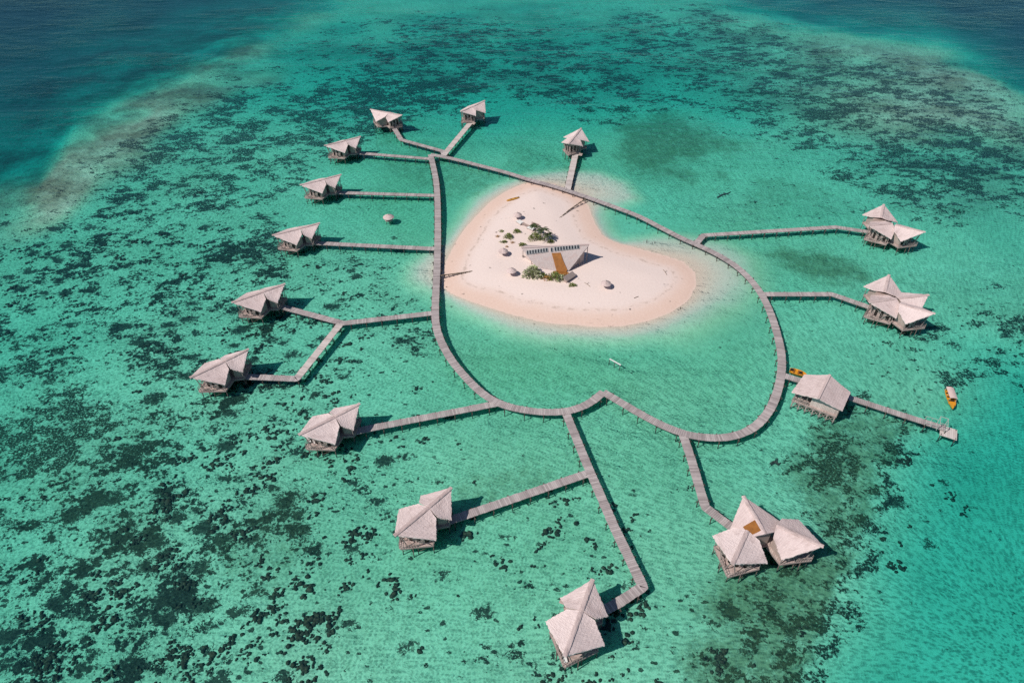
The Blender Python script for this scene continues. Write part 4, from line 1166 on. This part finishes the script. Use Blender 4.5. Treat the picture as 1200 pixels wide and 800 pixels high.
# ------------------------------------------------------------------ chairs on the decks
def chair(name, lab, loc, rz, group):
    t = thing(name, lab, 'chair', loc, rz, group)
    m = MB(); m.box((0, 0, .36), (1.0, .62, .09)); m.build('seat', M['white'], t)
    m = MB(); mm = Matrix.Translation((-.72, 0, .62)) @ Matrix.Rotation(R(52), 4, 'Y'); m.box((0, 0, 0), (.75, .62, .09), M=mm); m.build('backrest', M['white'], t)
    for sx in (-.42, .42):
        for sy in (-.25, .25): m = MB(); m.box((sx, sy, .16), (.07, .07, .32)); m.build('leg', M['white'], t)
cg = 'white lounge chairs on a hut deck'
for (u, v, lab) in ((362.3, 516.5, 'white lounge chair on the hut deck, leftmost of a row of three'), (369, 517.3, 'white lounge chair on the hut deck, middle of a row of three'), (381, 519.8, 'white lounge chair on the hut deck, right of a row of three')):
    p = at(u, v, ZD+.35); chair('lounge_chair', lab, (p.x, p.y, ZD+.02), R(-60), cg)
p = at(662.5, 772.5, ZD+.3); chair('lounge_chair', 'white lounge chair at the deck corner of the hut nearest the bottom edge', (p.x, p.y, ZD+.02), R(-80), None)

# ------------------------------------------------------------------ coral heads standing on the bed
def coral_mass():
    r = np.random.default_rng(5)
    N = 9000
    u = r.uniform(-60, 1260, N); v = r.uniform(150, 860, N)
    a_, b_ = (u-600)/FPX, (v-400)/FPX; t_ = CH/(SN+b_*CS)
    P2 = np.stack([a_*t_, (CS-b_*SN)*t_], 1)
    zb, co, he, *_ = fields(P2)
    cl = vnoise(P2[:, 0], P2[:, 1], 6.5, 31)*.6+vnoise(P2[:, 0], P2[:, 1], 14, 32)*.4
    keep = (r.random(N) < he*1.15*smst(cl, .46, .68)) & (zb < -.5)
    P2, zb, cl = P2[keep], zb[keep], cl[keep]
    bm = bmesh.new(); bmesh.ops.create_icosphere(bm, subdivisions=1, radius=1)
    base = np.array([x.co[:] for x in bm.verts]); tri = np.array([[q.index for q in f.verts] for f in bm.faces]); bm.free()
    V, F = [], []; k = 0
    for p, zb_, c_ in zip(P2, zb, cl):
        big = .35+r.random()**2*1.3+1.6*max(0, c_-.52)*r.random()
        for q_ in range(int(2+big*5)):
            an, rr_ = r.uniform(0, 2*PI), big*math.sqrt(r.random())
            rad = r.uniform(.16, .42)*(1+.5*big)*(1-.35*rr_/big)
            j = 1+r.normal(0, .16, len(base))
            h = min(.75*rad, -zb_-.12)
            q = base*j[:, None]*[rad*r.uniform(.7, 1.4), rad*r.uniform(.7, 1.2), h]
            aa = r.uniform(0, PI); c, s_ = math.cos(aa), math.sin(aa)
            ox, oy = rr_*math.cos(an)*1.25, rr_*math.sin(an)*.8
            q = np.stack([q[:, 0]*c-q[:, 1]*s_+p[0]+ox*.82-oy*.57, q[:, 0]*s_+q[:, 1]*c+p[1]+ox*.57+oy*.82, q[:, 2]+zb_+.02], 1)
            F.append(tri+len(base)*k); V.append(q); k += 1
    V = np.concatenate(V); F = np.concatenate(F)
    me = bpy.data.meshes.new('coral_heads'); me.from_pydata(V.tolist(), [], F.tolist())
    me.polygons.foreach_set('use_smooth', [True]*len(me.polygons))
    t = NT('coral_rock'); p = t.n('ShaderNodeNewGeometry').outputs['Position']
    n1 = t.noise(p, 2.2, 4, .75); n2 = t.noise(p, .4, 2)
    col = t.mix(t.lin(n1, .32, .68), (.024, .026, .020), (.11, .10, .065)); col = t.mix(t.math('MULTIPLY', t.ss(n2, .5, .7), .4), col, (.12, .10, .06))
    t.bsdf(col, .95, n1, .5, .15, .05); me.materials.append(t.m)
    o = bpy.data.objects.new('coral_heads', me); COL.objects.link(o)
    tag(o, 'dark rounded coral heads scattered over the shallow seabed', 'coral', kind='stuff')
    print('coral heads', len(P2))
coral_mass()

# ------------------------------------------------------------------ light
EL, AZ = R(48), R(30)
sd = Vector((math.cos(AZ)*math.cos(EL), math.sin(AZ)*math.cos(EL), -math.sin(EL)))
sl_ = bpy.data.lights.new('sun', 'SUN'); sl_.energy = 4.3; sl_.angle = R(.53); sl_.color = (1, .95, .88)
so = bpy.data.objects.new('sun', sl_); COL.objects.link(so); so.rotation_euler = sd.to_track_quat('-Z', 'Y').to_euler(); so.location = (-100, -50, 150)
wd = bpy.data.worlds.new('World'); S.world = wd; wd.use_nodes = True
nt = wd.node_tree; bg = nt.nodes['Background']; sky = nt.nodes.new('ShaderNodeTexSky'); sky.sky_type = 'NISHITA'; sky.sun_disc = False
sky.sun_elevation = EL; sky.sun_rotation = R(240); sky.air_density = 1.0; sky.dust_density = .2; sky.ozone_density = 4.0
nt.links.new(sky.outputs[0], bg.inputs[0]); bg.inputs[1].default_value = .06
S.view_settings.view_transform = 'Standard'; S.view_settings.look = 'None'; S.view_settings.exposure = 0; S.view_settings.gamma = 1
S.render.engine = 'CYCLES'; S.cycles.use_denoising = False
S.cycles.max_bounces = 8; S.cycles.diffuse_bounces = 2; S.cycles.glossy_bounces = 2; S.cycles.transparent_max_bounces = 12; S.cycles.volume_bounces = 0
